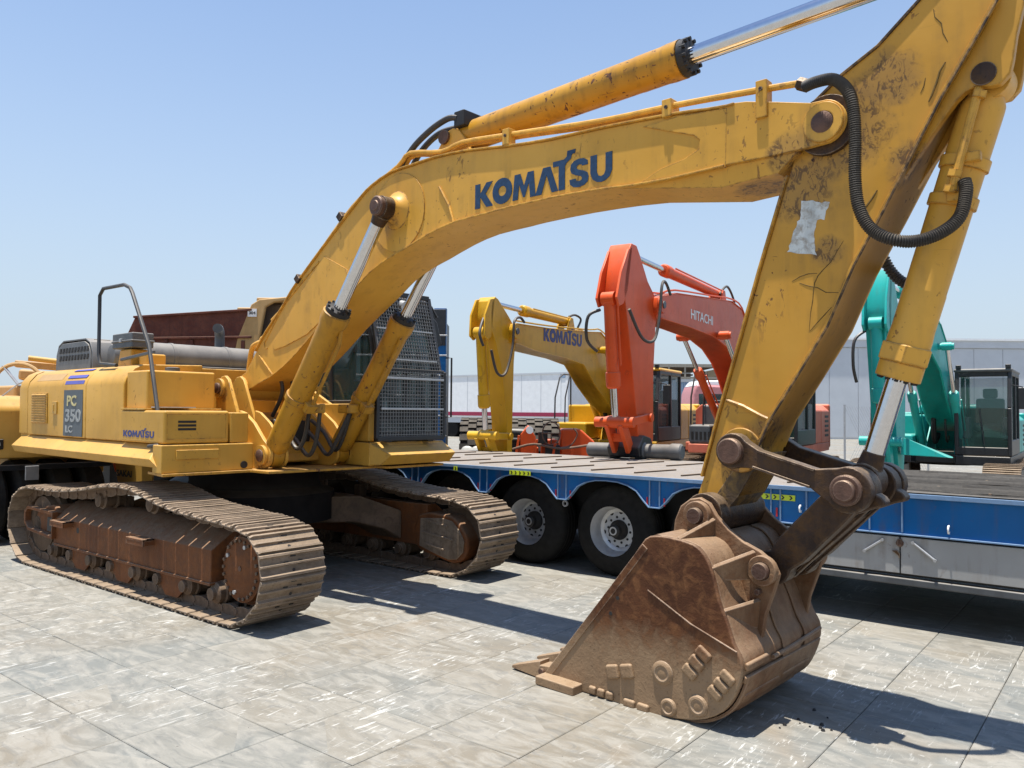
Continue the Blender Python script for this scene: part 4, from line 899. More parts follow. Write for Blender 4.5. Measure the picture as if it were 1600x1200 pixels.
up('handrail', MB().tube(rl, .019, 10), M['black'])
# ---- cab
cabr = up('cab_base', MB().box(-.35, 1.33, .58, 1.46, 1.41, 1.76), M['black'], .02)
up('cab_side_panel', MB().box(.35, 1.335, .50, .578, 1.405, 1.80), M['yellow_body'], .015)
up('cab_side_panel', MB().prism([(.05,2.05),(.62,1.80),(1.0,1.78),(1.0,1.76),(.05,1.76)], .52, .56), M['yellow'], .006)
dk = MB(); dk.box(-.6, 1.40, .46, 1.50, 1.16, 1.40)
csk = [(1.38,1.40),(1.60,1.275),(1.50,1.17),(1.38,1.17)]
cs = up('cab_deck', dk, M['yellow_body'], .01)
n = 4; vs = [(x, .46+(x-1.38)*.55, z) for x, z in csk]+[(x, 1.50-(x-1.38)*.0, z) for x, z in csk]
up('front_skirt', MB().add(vs, [tuple(range(n)), tuple(range(2*n-1, n-1, -1))]+[(i, i+n, (i+1) % n+n, (i+1) % n) for i in range(n)]), M['yellow_body'], .006)
up('name_decal', MB().box(.98,1.08,.452,.459,1.26,1.33), M['dark'], 0, 0)
cx0, cx1, cy0, cy1, cz0, cz1 = -.30, 1.30, .58, 1.46, 1.76, 2.95
cf_ = MB()
for (x, y) in ((cx0,cy0),(cx0,cy1-.06)): cf_.box(x, x+.07, y, y+.06, cz0, cz1)
for y in (cy0, cy1-.06): cf_.bar((1.33,y+.03,1.45),(1.30,y+.03,2.3),.07,.06).bar((1.30,y+.03,2.3),(1.12,y+.03,2.93),.07,.06).bar((.55,y+.03,1.76),(.48,y+.03,2.9),.06,.05)
cf_.box(cx0, 1.16, cy0, cy0+.05, 2.86, 2.95).box(cx0, 1.16, cy1-.05, cy1, 2.86, 2.95).box(1.10,1.17,cy0,cy1,2.86,2.95).box(1.30,1.36,cy0,cy1,1.42,1.50)
cf_.box(cx0,1.33,cy0,cy0+.05,1.76,1.84).box(cx0, cx0+.05, cy0, cy1, 1.76, 2.9)
cab = up('cab', cf_, M['black'], .012)
rf = up('roof', MB().prism([(-.36,2.93),(1.16,2.93),(1.20,2.96),(1.12,3.02),(-.30,3.02),(-.36,2.98)], .55, 1.49), M['black'], .02, parent=cab)
def pane(pts, parent, m=None): return up('window_pane', MB().add(pts, [tuple(range(len(pts)))]), m or M['glass'], 0, 0, parent=parent)
y = cy0+.02
pane([(-.24,y,1.84),(.52,y,1.84),(.47,y,2.86),(-.24,y,2.86)], cab); pane([(.58,y,1.84),(1.29,y,1.84),(1.27,y,2.3),(1.10,y,2.86),(.53,y,2.86)], cab)
y = cy1-.02
pane([(-.24,y,1.84),(.52,y,1.84),(.47,y,2.86),(-.24,y,2.86)], cab); pane([(.58,y,1.50),(1.30,y,1.50),(1.27,y,2.3),(1.10,y,2.86),(.53,y,2.86)], cab)
pane([(1.335,.64,1.50),(1.335,1.40,1.50),(1.30,1.40,2.3),(1.30,.64,2.3)], cab); pane([(1.295,.64,2.3),(1.295,1.40,2.3),(1.12,1.40,2.88),(1.12,.64,2.88)], cab)
seat = MB().box(.1,.55,.80,1.24,1.78,2.08).box(.02,.16,.80,1.24,2.05,2.72).box(.45,.75,.66,.76,1.9,2.2).box(.45,.75,1.28,1.38,1.9,2.2)
up('operator_seat', seat, M['grey'], .04, parent=cab)
up('lever', MB().tube([(.72,.71,2.18),(.80,.71,2.38)],.018,8).tube([(.72,1.33,2.18),(.80,1.33,2.38)],.018,8), M['black'], parent=cab)
up('wiper', MB().tube([(1.36,.95,1.55),(1.32,1.02,2.3)],.010,6), M['black'], parent=cab)
# mesh guard in front of the cab
gx = 1.50
gd = MB()
ga, gb = .47, 1.40
gd.bar((gx,ga,1.44),(gx,ga,2.16),.05,.04).bar((gx,gb,1.44),(gx,gb,2.16),.05,.04).bar((gx,ga,1.44),(gx,gb,1.44),.05,.05).bar((gx,ga,2.16),(gx,gb,2.16),.03,.03)
gd.bar((gx-.02,ga+.05,2.16),(gx-.22,ga+.05,2.99),.05,.04).bar((gx-.02,gb-.05,2.16),(gx-.22,gb-.05,2.99),.05,.04).bar((gx-.22,ga,2.99),(gx-.22,gb-.05,2.99),.05,.05)
gd.box(1.3,1.5,.60,.68,1.40,1.46).box(1.3,1.5,1.18,1.26,1.40,1.46).box(-.2,1.2,.60,.64,3.02,3.05).box(-.2,1.2,1.3,1.34,3.02,3.05)
guard = up('cab_guard', gd, M['black'], .008)
wm = MB()
for i in range(25): y = ga+.02+i*(gb-ga-.04)/24; wm.bar((gx+.012,y,1.46),(gx+.012,y,2.15),.008)
for i in range(18): z = 1.48+i*.0385; wm.bar((gx+.016,ga+.02,z),(gx+.016,gb-.02,z),.008)
for i in range(24): y = ga+.05+i*(gb-ga-.11)/23; wm.bar((gx,y,2.17),(gx-.21,y,2.98),.008)
for i in range(22): t_ = i/21; wm.bar((gx+.004-.21*t_,ga+.06,2.17+.81*t_),(gx+.004-.21*t_,gb-.05,2.17+.81*t_),.008)
for i in range(22): y = ga+.06+i*(gb-ga-.11)/21; wm.bar((gx-.22,y,3.0),(gx-.9,y,3.06),.0045)
for i in range(14): wm.bar((gx-.22-.04*i,ga+.06,3.0+.0043*i),(gx-.22-.04*i,gb-.05,3.0+.0043*i),.0045)
o = up('guard_mesh', wm, M['wire'], 0, 0, parent=guard, kind='stuff')
for z, c in ((2.07,1),(1.75,1)): up('guard_rung', MB().bar((gx+.03,ga+.03,z),(gx+.03,gb-.03,z),.016,.022), M['galv'], .002, parent=guard)
for t_ in (.12,.52): up('guard_rung', MB().bar((gx+.02-.21*t_,ga+.05,2.17+.81*t_),(gx+.02-.21*t_,gb-.1,2.17+.81*t_),.014), M['galv'], .002, parent=guard)
for y in (.62,.95): up('work_lamp', MB().cyl((1.28,y,2.88),(1.36,y,2.86),.055,20), M['galv'], .004, parent=guard)
up('mirror_bracket', MB().tube([(1.1,1.42,2.86),(1.18,1.50,2.92),(1.22,1.55,2.80)],.015,8), M['black'], parent=guard)
up('mirror_bracket', MB().tube([(1.2,1.42,2.45),(1.22,1.50,2.50)],.015,8), M['black'], parent=guard)
up('mirror', MB().prism([(1.40,2.84),(1.52,2.74),(1.60,2.50),(1.50,2.42),(1.40,2.52)], 1.20, 1.26, 'x'), M['black'], .015, parent=guard)
# ---- undercarriage (its frame points 3 degrees away from the upper body)
def un(name, mb, m, bevel=0, smooth=35, parent=None, kind=None): return part(name, mb, m, parent or exc, bevel, smooth, 0, kind)
tw = [Vector(p) for p in T['track']]
outer = [(-2.05,.0),(-1.2,0),(0,0),(1.0,0),(1.90,0),(2.10,.035),(2.28,.12),(2.40,.25),(2.455,.42),(2.43,.60),(2.33,.74),(2.18,.80),(1.95,.835),(1.60,.855),(1.15,.88),(.75,.93),(.42,1.0),(.1,1.02),(-.25,1.0),(-.70,.935),(-1.2,.89),(-1.65,.875),(-2.05,.875),(-2.28,.82),(-2.44,.72),(-2.53,.56),(-2.545,.42),(-2.50,.26),(-2.36,.10),(-2.22,.03)]
sp = smoothpath(outer, 8, True)
Lc = [0]
for a, b_ in zip(sp, sp[1:]+sp[:1]): Lc.append(Lc[-1]+(b_-a).length)
per = Lc[-1]; NS = round(per/.216)
def at_len(s):
    s %= per
    for i in range(len(sp)):
        if Lc[i+1] >= s:
            t_ = (s-Lc[i])/(Lc[i+1]-Lc[i]); return sp[i].lerp(sp[(i+1) % len(sp)], t_)
def shoe_mesh(seed, w=.60):
    rg = random.Random(seed); L = .188; q = MB()
    # cross-section (t, n): plate with three grousers; n outward
    prof = [(-L/2,-.026),(-L/2,-.002),(-L/2+.018,0),(-L/2+.030,-.022),(-.012,-.024),(-.006,-.004),(.006,-.004),(.012,-.024),(L/2-.034,-.022),(L/2-.024,-.001),(L/2-.008,-.003),(L/2,-.018),(L/2+.006,-.030),(L/2,-.038),(-L/2+.02,-.036)]
    m_ = len(prof); ys = [-w/2, -w/2+.02, 0, w/2-.02, w/2]; vs = []
    for k, y in enumerate(ys):
        e = .65 if k in (0, 4) else 1
        j = rg.uniform(-.0025, .0025)
        vs += [(t_*(1 if k not in (0,4) else .985), y, (n_+.03)*e-.03+(j if n_ > -.01 else 0)) for t_, n_ in prof]
    fs = [(k*m_+i, k*m_+(i+1) % m_, (k+1)*m_+(i+1) % m_, (k+1)*m_+i) for k in range(4) for i in range(m_)]
    fs += [tuple(range(m_)), tuple(range(4*m_, 5*m_))]
    return q.add(vs, fs).mesh('track_shoe', 25)
SH = [shoe_mesh(k) for k in range(6)]
for me in SH: me.materials.append(M['shoe'])
lk = MB()
for y in (-.10, .10):
    lk.prism([(-.10,-.036),(.10,-.036),(.115,-.07),(.09,-.115),(.03,-.125),(-.03,-.125),(-.09,-.115),(-.115,-.07)], y-.022, y+.022)
    lk.cyl((-.10,y-.03,-.085),(-.10,y+.03,-.085),.028,10)
lk.cyl((-.10,-.12,-.085),(-.10,.12,-.085),.022,10)
LKM = lk.mesh('track_link'); LKM.materials.append(M['link_steel'])
hl_ = MB().box(-.012,.018,-.085,-.045,-.030,-.016).box(-.012,.018,.045,.085,-.030,-.016).cyl((-.052,0,-.03),(-.052,0,-.0195),.014,8).box(.05,.075,-.02,.03,-.03,-.0185)
HLM = hl_.mesh('bolt_recess', 0); HLM.materials.append(M['dark'])
for ty in (-1.25, 1.285):
    tr_ = bpy.data.objects.new('track', None); COL.objects.link(tr_); tr_.parent = exc; tr_.location = (0, ty, 0)
    for k in range(NS):
        a, b_ = at_len(k*per/NS), at_len((k+1)*per/NS); c = (a+b_)/2; ang = atan2(b_.y-a.y, b_.x-a.x)
        # travel is counter-clockwise seen from -y: outward normal is to the right of travel
        R_ = Matrix(((cos(ang),0,sin(ang),0),(0,1,0,0),(sin(ang),0,-cos(ang),0),(0,0,0,1)))
        for me, nm in ((SH[k*5 % 6], 'track_shoe'), (LKM, 'track_link'), (HLM, 'bolt_recess')):
            if nm == 'bolt_recess' and not (c.x > .6 and c.y > .1): continue
            o = bpy.data.objects.new(nm, me); COL.objects.link(o); o.parent = tr_
            o.matrix_basis = Matrix.Translation((c.x, 0, c.y)) @ R_
# near track frame
for s in (1, -1):   # s=1 near side, -1 far side
    Y0 = -1.25 if s == 1 else 1.285
    def yy(v): return Y0-(v)*s    # v measured outward from the track centre
    def pr(pts, m, nm, x0, x1, bev=.01): return un(nm, MB().prism([(yy(a), z) for a, z in pts], x0, x1, 'x'), m, bev)
    fr = pr([(.19,.27),(.19,.555),(-.05,.72),(-.18,.72),(-.18,.27)], M['frame_rust'], 'track_frame', -1.55, 1.55)
    un('frame_flange', MB().box(-1.50,1.56,min(yy(.205),yy(.10)),max(yy(.205),yy(.10)),.262,.285), M['frame_rust'], .004, parent=fr)
    un('frame_nose', MB().prism([(-1.5,.30),(-1.5,.60),(-1.62,.68),(-2.0,.62),(-2.08,.5),(-2.0,.34)], min(yy(.17),yy(-.17)), max(yy(.17),yy(-.17))), M['frame_rust'], .02, parent=fr)
    un('idler_guard', MB().strip([(-1.50,.36),(-1.50,.585),(-2.14,.60),(-2.20,.56),(-2.20,.46),(-2.12,.40)], min(yy(.235),yy(.17)), max(yy(.235),yy(.17)), -.035, closed=True), M['frame_rust'], .01, parent=fr)
    un('guard_pocket', MB().box(-1.66,-1.53,min(yy(.20),yy(.212)),max(yy(.20),yy(.212)),.40,.55), M['dark'], 0, parent=fr)
    for xs in (-1.22, .45):
        st = MB().box(xs-.16,xs+.16,min(yy(.19),yy(.30)),max(yy(.19),yy(.30)),.535,.552).box(xs-.16,xs+.16,min(yy(.285),yy(.297)),max(yy(.285),yy(.297)),.49,.552).box(xs-.16,xs-.148,min(yy(.19),yy(.30)),max(yy(.19),yy(.30)),.49,.552).box(xs+.148,xs+.16,min(yy(.19),yy(.30)),max(yy(.19),yy(.30)),.49,.552)
        un('frame_step', st, M['frame_rust'], .004, parent=fr)
    un('oval_hole', MB().lathe((-.96,yy(.188),.47),(0,-s,0),[(0,.03),(.004,.03)],20), M['dark'], parent=fr)
    nr = 8
    for k in range(nr):
        x = -1.62+k*.455
        rl_ = MB().lathe((x,yy(-.20),.195),(0,-s,0),[(0,.05),(.03,.055),(.05,.085),(.10,.085),(.105,.10),(.125,.10),(.13,.085),(.27,.085),(.275,.10),(.295,.10),(.30,.085),(.35,.085),(.37,.055),(.40,.05)],20)
        un('track_roller', rl_, M['link_steel'])
        if k in (1, 3, 5):
            x += .227
            un('roller_guard', MB().prism([(x-.22,.27),(x-.20,.15),(x-.10,.07),(x+.10,.07),(x+.20,.15),(x+.22,.27)], min(yy(.145),yy(.17)), max(yy(.145),yy(.17))), M['frame_rust'], .008)
    for x in (-.45, -.30, .28):
        pass
    for x, z in ((-.62,.80),(.42,.84)):
        un('carrier_roller', MB().lathe((x,yy(-.12),z),(0,-s,0),[(0,.05),(.02,.075),(.08,.075),(.085,.09),(.10,.09),(.11,.075),(.2,.075),(.21,.09),(.225,.09),(.23,.07),(.27,.065),(.28,.03)],20), M['link_steel'])
        un('roller_support', MB().box(x-.05,x+.05,min(yy(-.2),yy(-.1)),max(yy(-.2),yy(-.1)),.68,z+.02), M['link_steel'], .008)
    # idler (rear) and sprocket with final drive (front)
    un('idler', MB().lathe((-2.02,yy(-.14),.435),(0,-s,0),[(0,.10),(.02,.30),(.10,.31),(.105,.355),(.175,.355),(.18,.31),(.26,.30),(.28,.10),(.31,.09)],40), M['link_steel'])
    spk = MB(); 
    tooth = []
    for k in range(21):
        for da, r in ((-.5,.285),(-.22,.29),(-.12,.335),(.12,.335),(.22,.29)): a = 2*pi*(k+da)/21; tooth.append((1.90+r*cos(a), .43+r*sin(a)))
    spk.prism(tooth, min(yy(-.04),yy(.04)), max(yy(-.04),yy(.04)))
    un('sprocket', spk, M['link_steel'], .004)
    if s == 1:
        fd = un('final_drive', MB().lathe((1.90,yy(-.05),.43),(0,-s,0),[(0,.30),(.10,.295),(.105,.27),(.175,.265),(.185,.25),(.19,.02)],48), M['frame_rust'])
        for k in range(24):
            if k % 7 == 3: continue
            a = 2*pi*k/24; un('cover_bolt', MB().cyl((1.90+.235*cos(a),yy(.13),.43+.235*sin(a)),(1.90+.235*cos(a),yy(.150),.43+.235*sin(a)),.014,6), M['link_steel'], 0, parent=fd)
        un('hub_plug', MB().cyl((1.90,yy(.138),.44),(1.90,yy(.146),.44),.02,12), M['pin'], parent=fd)
        for k in range(3):
            a = radians((70,150,250)[k]); un('plug_bolt', MB().cyl((1.90+.20*cos(a),yy(.138),.43+.20*sin(a)),(1.90+.20*cos(a),yy(.152),.43+.20*sin(a)),.018,8), M['galv'], parent=fd)
# motor guard on the inner face of the far track
fc = T['front_cover']
mg = un('motor_guard', MB().prism([tuple(v) for v in smoothpath(fc, 2, True)], 1.07, 1.30), M['frame_rust'], .03)
un('guard_face', MB().prism(shrink(fc, .86), 1.055, 1.075), M['shoe'], .008, parent=mg)
for (x0, z0, x1, z1) in ((1.62,.55,1.90,.52),(1.52,.43,1.98,.385),(1.58,.31,1.86,.27)):
    un('guard_ridge', MB().bar((x0,1.05,z0),(x1,1.05,z1),.02,.02), M['shoe'], .006, parent=mg)
# centre frame with legs
cfm = MB().lathe((0,0,.55),(0,0,1),[(0,.85),(.30,.85),(.36,.70),(.42,.68),(.58,.68)],40)
un('swing_circle', cfm, M['dull_black'], .0)
for sx in (-1, 1):
    for sy in (-1, 1):
        ye = 1.10
        lp = [(.35,.78),(.75,.79),(ye,.62),(ye,.30),(.95,.42),(.7,.50),(.35,.50)]
        q = MB(); n = len(lp)
        xa = lambda a: sx*(.25+(a-.35)*.9)
        vs = [(xa(a)-.30*(1-(a-.35)*.25), sy*a, z) for a, z in lp]+[(xa(a)+.30*(1-(a-.35)*.25), sy*a, z) for a, z in lp]
        q.add(vs, [tuple(range(n)), tuple(range(2*n-1, n-1, -1))]+[(i, i+n, (i+1) % n+n, (i+1) % n) for i in range(n)])
        un('frame_leg', q, M['link_steel'], .02)
# ------------------------------------------------------------------ low-bed trailer
TY0, TY1, TZ = 1.97, 4.72, 1.09
TX0, TX1 = -7.2, 9.5
tr = empty('low_bed_trailer', (1.0, 3.3, 0), 0, 'long blue low-bed trailer with grey plate deck and dark wheels behind the big bucket', 'trailer')
OX = Vector((1.0, 3.3, 0))
def tp(name, mb, m, bevel=0, smooth=35, parent=None, kind=None):
    mb.v = [(x-OX.x, y-OX.y, z) for x, y, z in mb.v]; return part(name, mb, m, parent or tr, bevel, smooth, 0, kind)
tp('deck', MB().box(TX0,TX1,TY0+.012,TY1,TZ-.03,TZ), M['deck'], .004)
tp('deck_edge', MB().box(TX0,TX1,TY0-.004,TY0+.010,TZ-.032,TZ+.004), M['blue_edge'], .003)
# side beam with wheel arches
arches = [(-4.02,),(-2.87,),(-1.74,),(-.62,),(.50,),(1.62,)]
beam = [(TX0,TZ-.033)]; low = .795
pts = [(TX0,low)]
lowline = []
for (c,) in arches:
    lowline += [(c-.50,low),(c-.44,low+.06),(c-.36,low+.15),(c-.26,low+.20),(c-.14,low+.228),(c,low+.235),(c+.14,low+.228),(c+.26,low+.20),(c+.36,low+.15),(c+.44,low+.06),(c+.50,low)]
lowline += [(2.16,.775),(2.60,.765),(TX1,.765)]
q = MB(); allp = pts+lowline
vs = []
for x, z in allp: vs += [(x, TY0+.03, TZ-.033), (x, TY0+.03, z), (x, TY0+.055, TZ-.033), (x, TY0+.055, z)]
fs = []
for i in range(len(allp)-1):
    a, b_ = 4*i, 4*i+4; fs += [(a,a+1,b_+1,b_),(a+2,b_+2,b_+3,a+3),(a+1,a+3,b_+3,b_+1)]
q.add(vs, fs); sb = tp('side_beam', q, M['blue'], 0, 30)
tp('beam_lip', MB().strip(allp, TY0+.004, TY0+.056, -.012), M['blue_edge'], .002, 30, parent=sb)
for x in [c+d for (c,) in arches for d in (.505,.615)]+[2.32,2.55,3.07,3.32,4.30,4.58,5.6,5.9,6.9,7.2,8.3]:
    tp('beam_rib', MB().box(x-.006,x+.006,TY0+.012,TY0+.03,low-.002 if x < 2.2 else .775,TZ-.034), M['blue_edge'], .001, 0, parent=sb)
for (c,) in arches:
    for d in (.475, .665):
        tp('red_marker', MB().box(c+d-.008,c+d+.008,TY0+.020,TY0+.029,.81,.89), M['red'], .002, 0, parent=sb)
for x in (2.95, 5.2): tp('red_marker', MB().box(x-.055,x+.055,TY0+.020,TY0+.029,.845,.868), M['red'], .004, 0, parent=sb)
# acid yellow chevron plates
for c, z, w_ in ((-.62,1.043,.30),(2.27,.985,.36),(-1.60,1.045,.06)):
    pl = tp('chevron_plate', MB().box(c-w_/2,c+w_/2,TY0-.006 if c < 2 else TY0+.018,TY0-.0045 if c < 2 else TY0+.028,z-.025,z+.025), M['acid'], 0, 0)
    k_ = 5 if w_ > .1 else 1; yq = (TY0-.0075 if c < 2 else TY0+.0165)
    for i in range(k_):
        x = c-w_/2+w_*(i+.5)/k_; h = .018; dx = .016
        tp('chevron', MB().prism([(x-dx,z-h),(x,z),(x-dx,z+h),(x,z+h),(x+dx,z),(x,z-h)], yq, yq+.001), M['black'], 0, 0, parent=pl)

# tread strips on the deck
sid = 0
for i in range(60):
    x = -6.9+i*.27*2; 
    for y0, L in ((TY0+.32,.70),(TY0+1.55,.72)):
        xx = x+(.0 if y0 < TY0+1 else .27)
        if xx > TX1-.1: continue
        tp('tread_bar', MB().bar((xx,y0,TZ+.008),(xx+.12,y0+L,TZ+.008),.022,.016), M['brown_steel'], .003, 0); sid += 1
# wheels
tyre_p = [(0,.26),(.0,.30),(.012,.33),(.02,.40),(.045,.445),(.075,.47),(.10,.482),(.30,.482),(.33,.47),(.36,.44),(.38,.40),(.385,.28)]
rim_p = [(.004,.285),(.0,.272),(.012,.262),(.03,.258),(.05,.245),(.12,.235),(.15,.225),(.155,.20),(.17,.18)]
TYM = MB().lathe((0,0,0),(0,1,0),tyre_p,56)
gr = MB()
for k in range(56): pass
def ringed(prof, n=48):
    q = MB(); q.lathe((0,0,0),(0,1,0),prof,n); q.f = q.f[:-2]; return q
tyre_me = ringed(tyre_p, 56).mesh('tyre'); tyre_me.materials.append(M['tyre'])
groove = MB()
for y in (.15,.205,.26): groove.ring((0,y-.006,0),(0,y+.006,0),.4835,.475,48)
groove_me = groove.mesh('tread_groove', 0); groove_me.materials.append(M['dark'])
rim_me = ringed(rim_p).mesh('rim'); rim_me.materials.append(M['rim'])
dsc = MB().ring((0,.165,0),(0,.19,0),.235,.105,48); dsc_me = dsc.mesh('wheel_disc'); dsc_me.materials.append(M['rim'])
hol = MB()
for k in range(10): a = 2*pi*k/10; hol.cyl((.192*cos(a),.163,.192*sin(a)),(.192*cos(a),.166,.192*sin(a)),.024,14)
for k in range(10): a = 2*pi*(k+.5)/10; hol.cyl((.135*cos(a),.160,.135*sin(a)),(.135*cos(a),.166,.135*sin(a)),.014,8)
hol_me = hol.mesh('vent_hole', 0); hol_me.materials.append(M['dark'])
hub = MB().lathe((0,.20,0),(0,-1,0),[(0,.11),(.06,.105),(.10,.07),(.15,.066),(.16,.05),(.162,.045)],24); hub_me = hub.mesh('hub'); hub_me.materials.append(M['dark'])
cap = MB().ring((0,.035,0),(0,.055,0),.045,.03,18).cyl((0,.04,0),(0,.05,0),.018,12); cap_me = cap.mesh('hub_cap'); cap_me.materials.append(M['rim'])
rim_shaded = rim_me.copy(); rim_shaded.name = 'rim_dark'; rim_shaded.materials.clear(); rim_shaded.materials.append(M['dull_black'])  # left wheels stand in shade, which is put into the rim and disc colour
dsc_shaded = dsc_me.copy(); dsc_shaded.name = 'wheel_disc_dark'; dsc_shaded.materials.clear(); dsc_shaded.materials.append(M['dull_black'])
for (c,) in arches:
    for fy, rot in ((2.12, 0), (4.62, pi)):
        wl = bpy.data.objects.new('wheel', tyre_me); COL.objects.link(wl); wl.parent = tr; wl.location = (c-OX.x-.02, fy-OX.y, .482); wl.rotation_euler = (0, c*2.1, rot)
        if c < -1.2 and fy < 3: kit = (rim_shaded, dsc_shaded, hub_me)
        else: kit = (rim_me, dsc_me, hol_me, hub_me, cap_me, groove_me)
        for me in kit:
          if True:
            o = bpy.data.objects.new(me.name.split('.')[0].replace('_dark',''), me); COL.objects.link(o); o.parent = wl
        for me in () and (rim_me, dsc_me, hol_me, hub_me, cap_me, groove_me):
            o = bpy.data.objects.new(me.name.split('.')[0], me); COL.objects.link(o); o.parent = wl
    tp('axle', MB().cyl((c-.02,2.4,.482),(c-.02,4.4,.482),.07,12), M['dark'])
tp('chassis_beam', MB().box(TX0+.3,TX1,2.75,2.90,.62,1.03).box(TX0+.3,TX1,3.8,3.95,.62,1.03), M['dark'], 0, 0)
tp('cross_member', MB().box(TX0+.3,TX1,2.05,4.65,1.02,1.055), M['dark'], 0, 0)
tp('mud_shield', MB().box(TX0,2.3,2.58,2.60,.50,1.02), M['dark'], 0, 0)
# grey storage lockers under the beam
lk_ = tp('locker_panel', MB().box(2.36,3.295,TY0+.030,TY0+.055,.44,.735), M['grey_panel'], .004)
lk2 = tp('locker_panel', MB().box(3.305,5.2,TY0+.030,TY0+.055,.44,.735), M['grey_panel'], .004)
tp('locker_panel', MB().box(5.21,7.2,TY0+.030,TY0+.055,.44,.735), M['grey_panel'], .004)
tp('locker_box', MB().box(2.38,8.9,TY0+.06,2.6,.42,.75), M['dark'], 0, 0)
tp('far_light_block', MB().box(2.38,8.9,4.35,4.70,.42,1.0), M['dark'], 0, 0)  # unseen box added to keep sky light out from under the deck
tp('belly_light_block', MB().box(TX0+.3,8.9,2.95,3.75,.40,.62), M['dark'], 0, 0)  # centre box added to block light so the ground below stays dark
tp('bumper_rail', MB().box(2.30,9.0,TY0+.02,TY0+.10,.345,.405), M['grey'], .012)
for (x0, z0, x1, z1) in ((3.03,.595,3.17,.70),(3.40,.70,3.56,.575)):
    tp('locker_handle', MB().tube([(x0,TY0+.015,z0),(x1,TY0+.015,z1)],.010,10).cyl((x0,TY0+.0,z0),(x0,TY0+.03,z0),.013,10).cyl((x1,TY0+.0,z1),(x1,TY0+.03,z1),.013,10), M['galv'], .0)
tp('rusty_latch', MB().cyl((3.30,TY0+.018,.685),(3.30,TY0+.032,.685),.030,16).box(3.285,3.315,TY0+.012,TY0+.03,.66,.72), M['pin'], .003)
tp('latch_tongue', MB().prism([(3.24,.62),(3.28,.625),(3.30,.60),(3.30,.56),(3.285,.585)], TY0+.018, TY0+.029), M['link'], 0)
for x, z in ((3.66,.83),(2.50,.90),(6.2,.83)):
    tp('lashing_ring', MB().ring((x-.006,TY0+.015,z),(x+.006,TY0+.015,z),.035,.022,18), M['white'], .0)
tp('tie_ring', MB().ring((-.05,2.03,.74),(-.05,2.05,.74),.035,.02,18), M['galv'])
# rubber mats and chains laid on the right half of the deck
rg = random.Random(11)
for i in range(16):
    y = TY0+.12+.17*i
    q = MB(); x = 2.35+rg.uniform(0, .25); P_ = []
    while x < 9.3: P_.append((x, y+rg.uniform(-.07, .07), TZ+.012+rg.uniform(0, .006))); x += rg.uniform(.12, .35)
    if len(P_) > 2: tp('lashing_strap', q.tube(P_, .014+.004*(i % 3), 5), M['rubber'], 0, 0)
tp('rubber_mat', MB().box(2.55,9.3,TY0+.02,TY0+.16,TZ+.004,TZ+.016), M['rubber'], .003, 0)
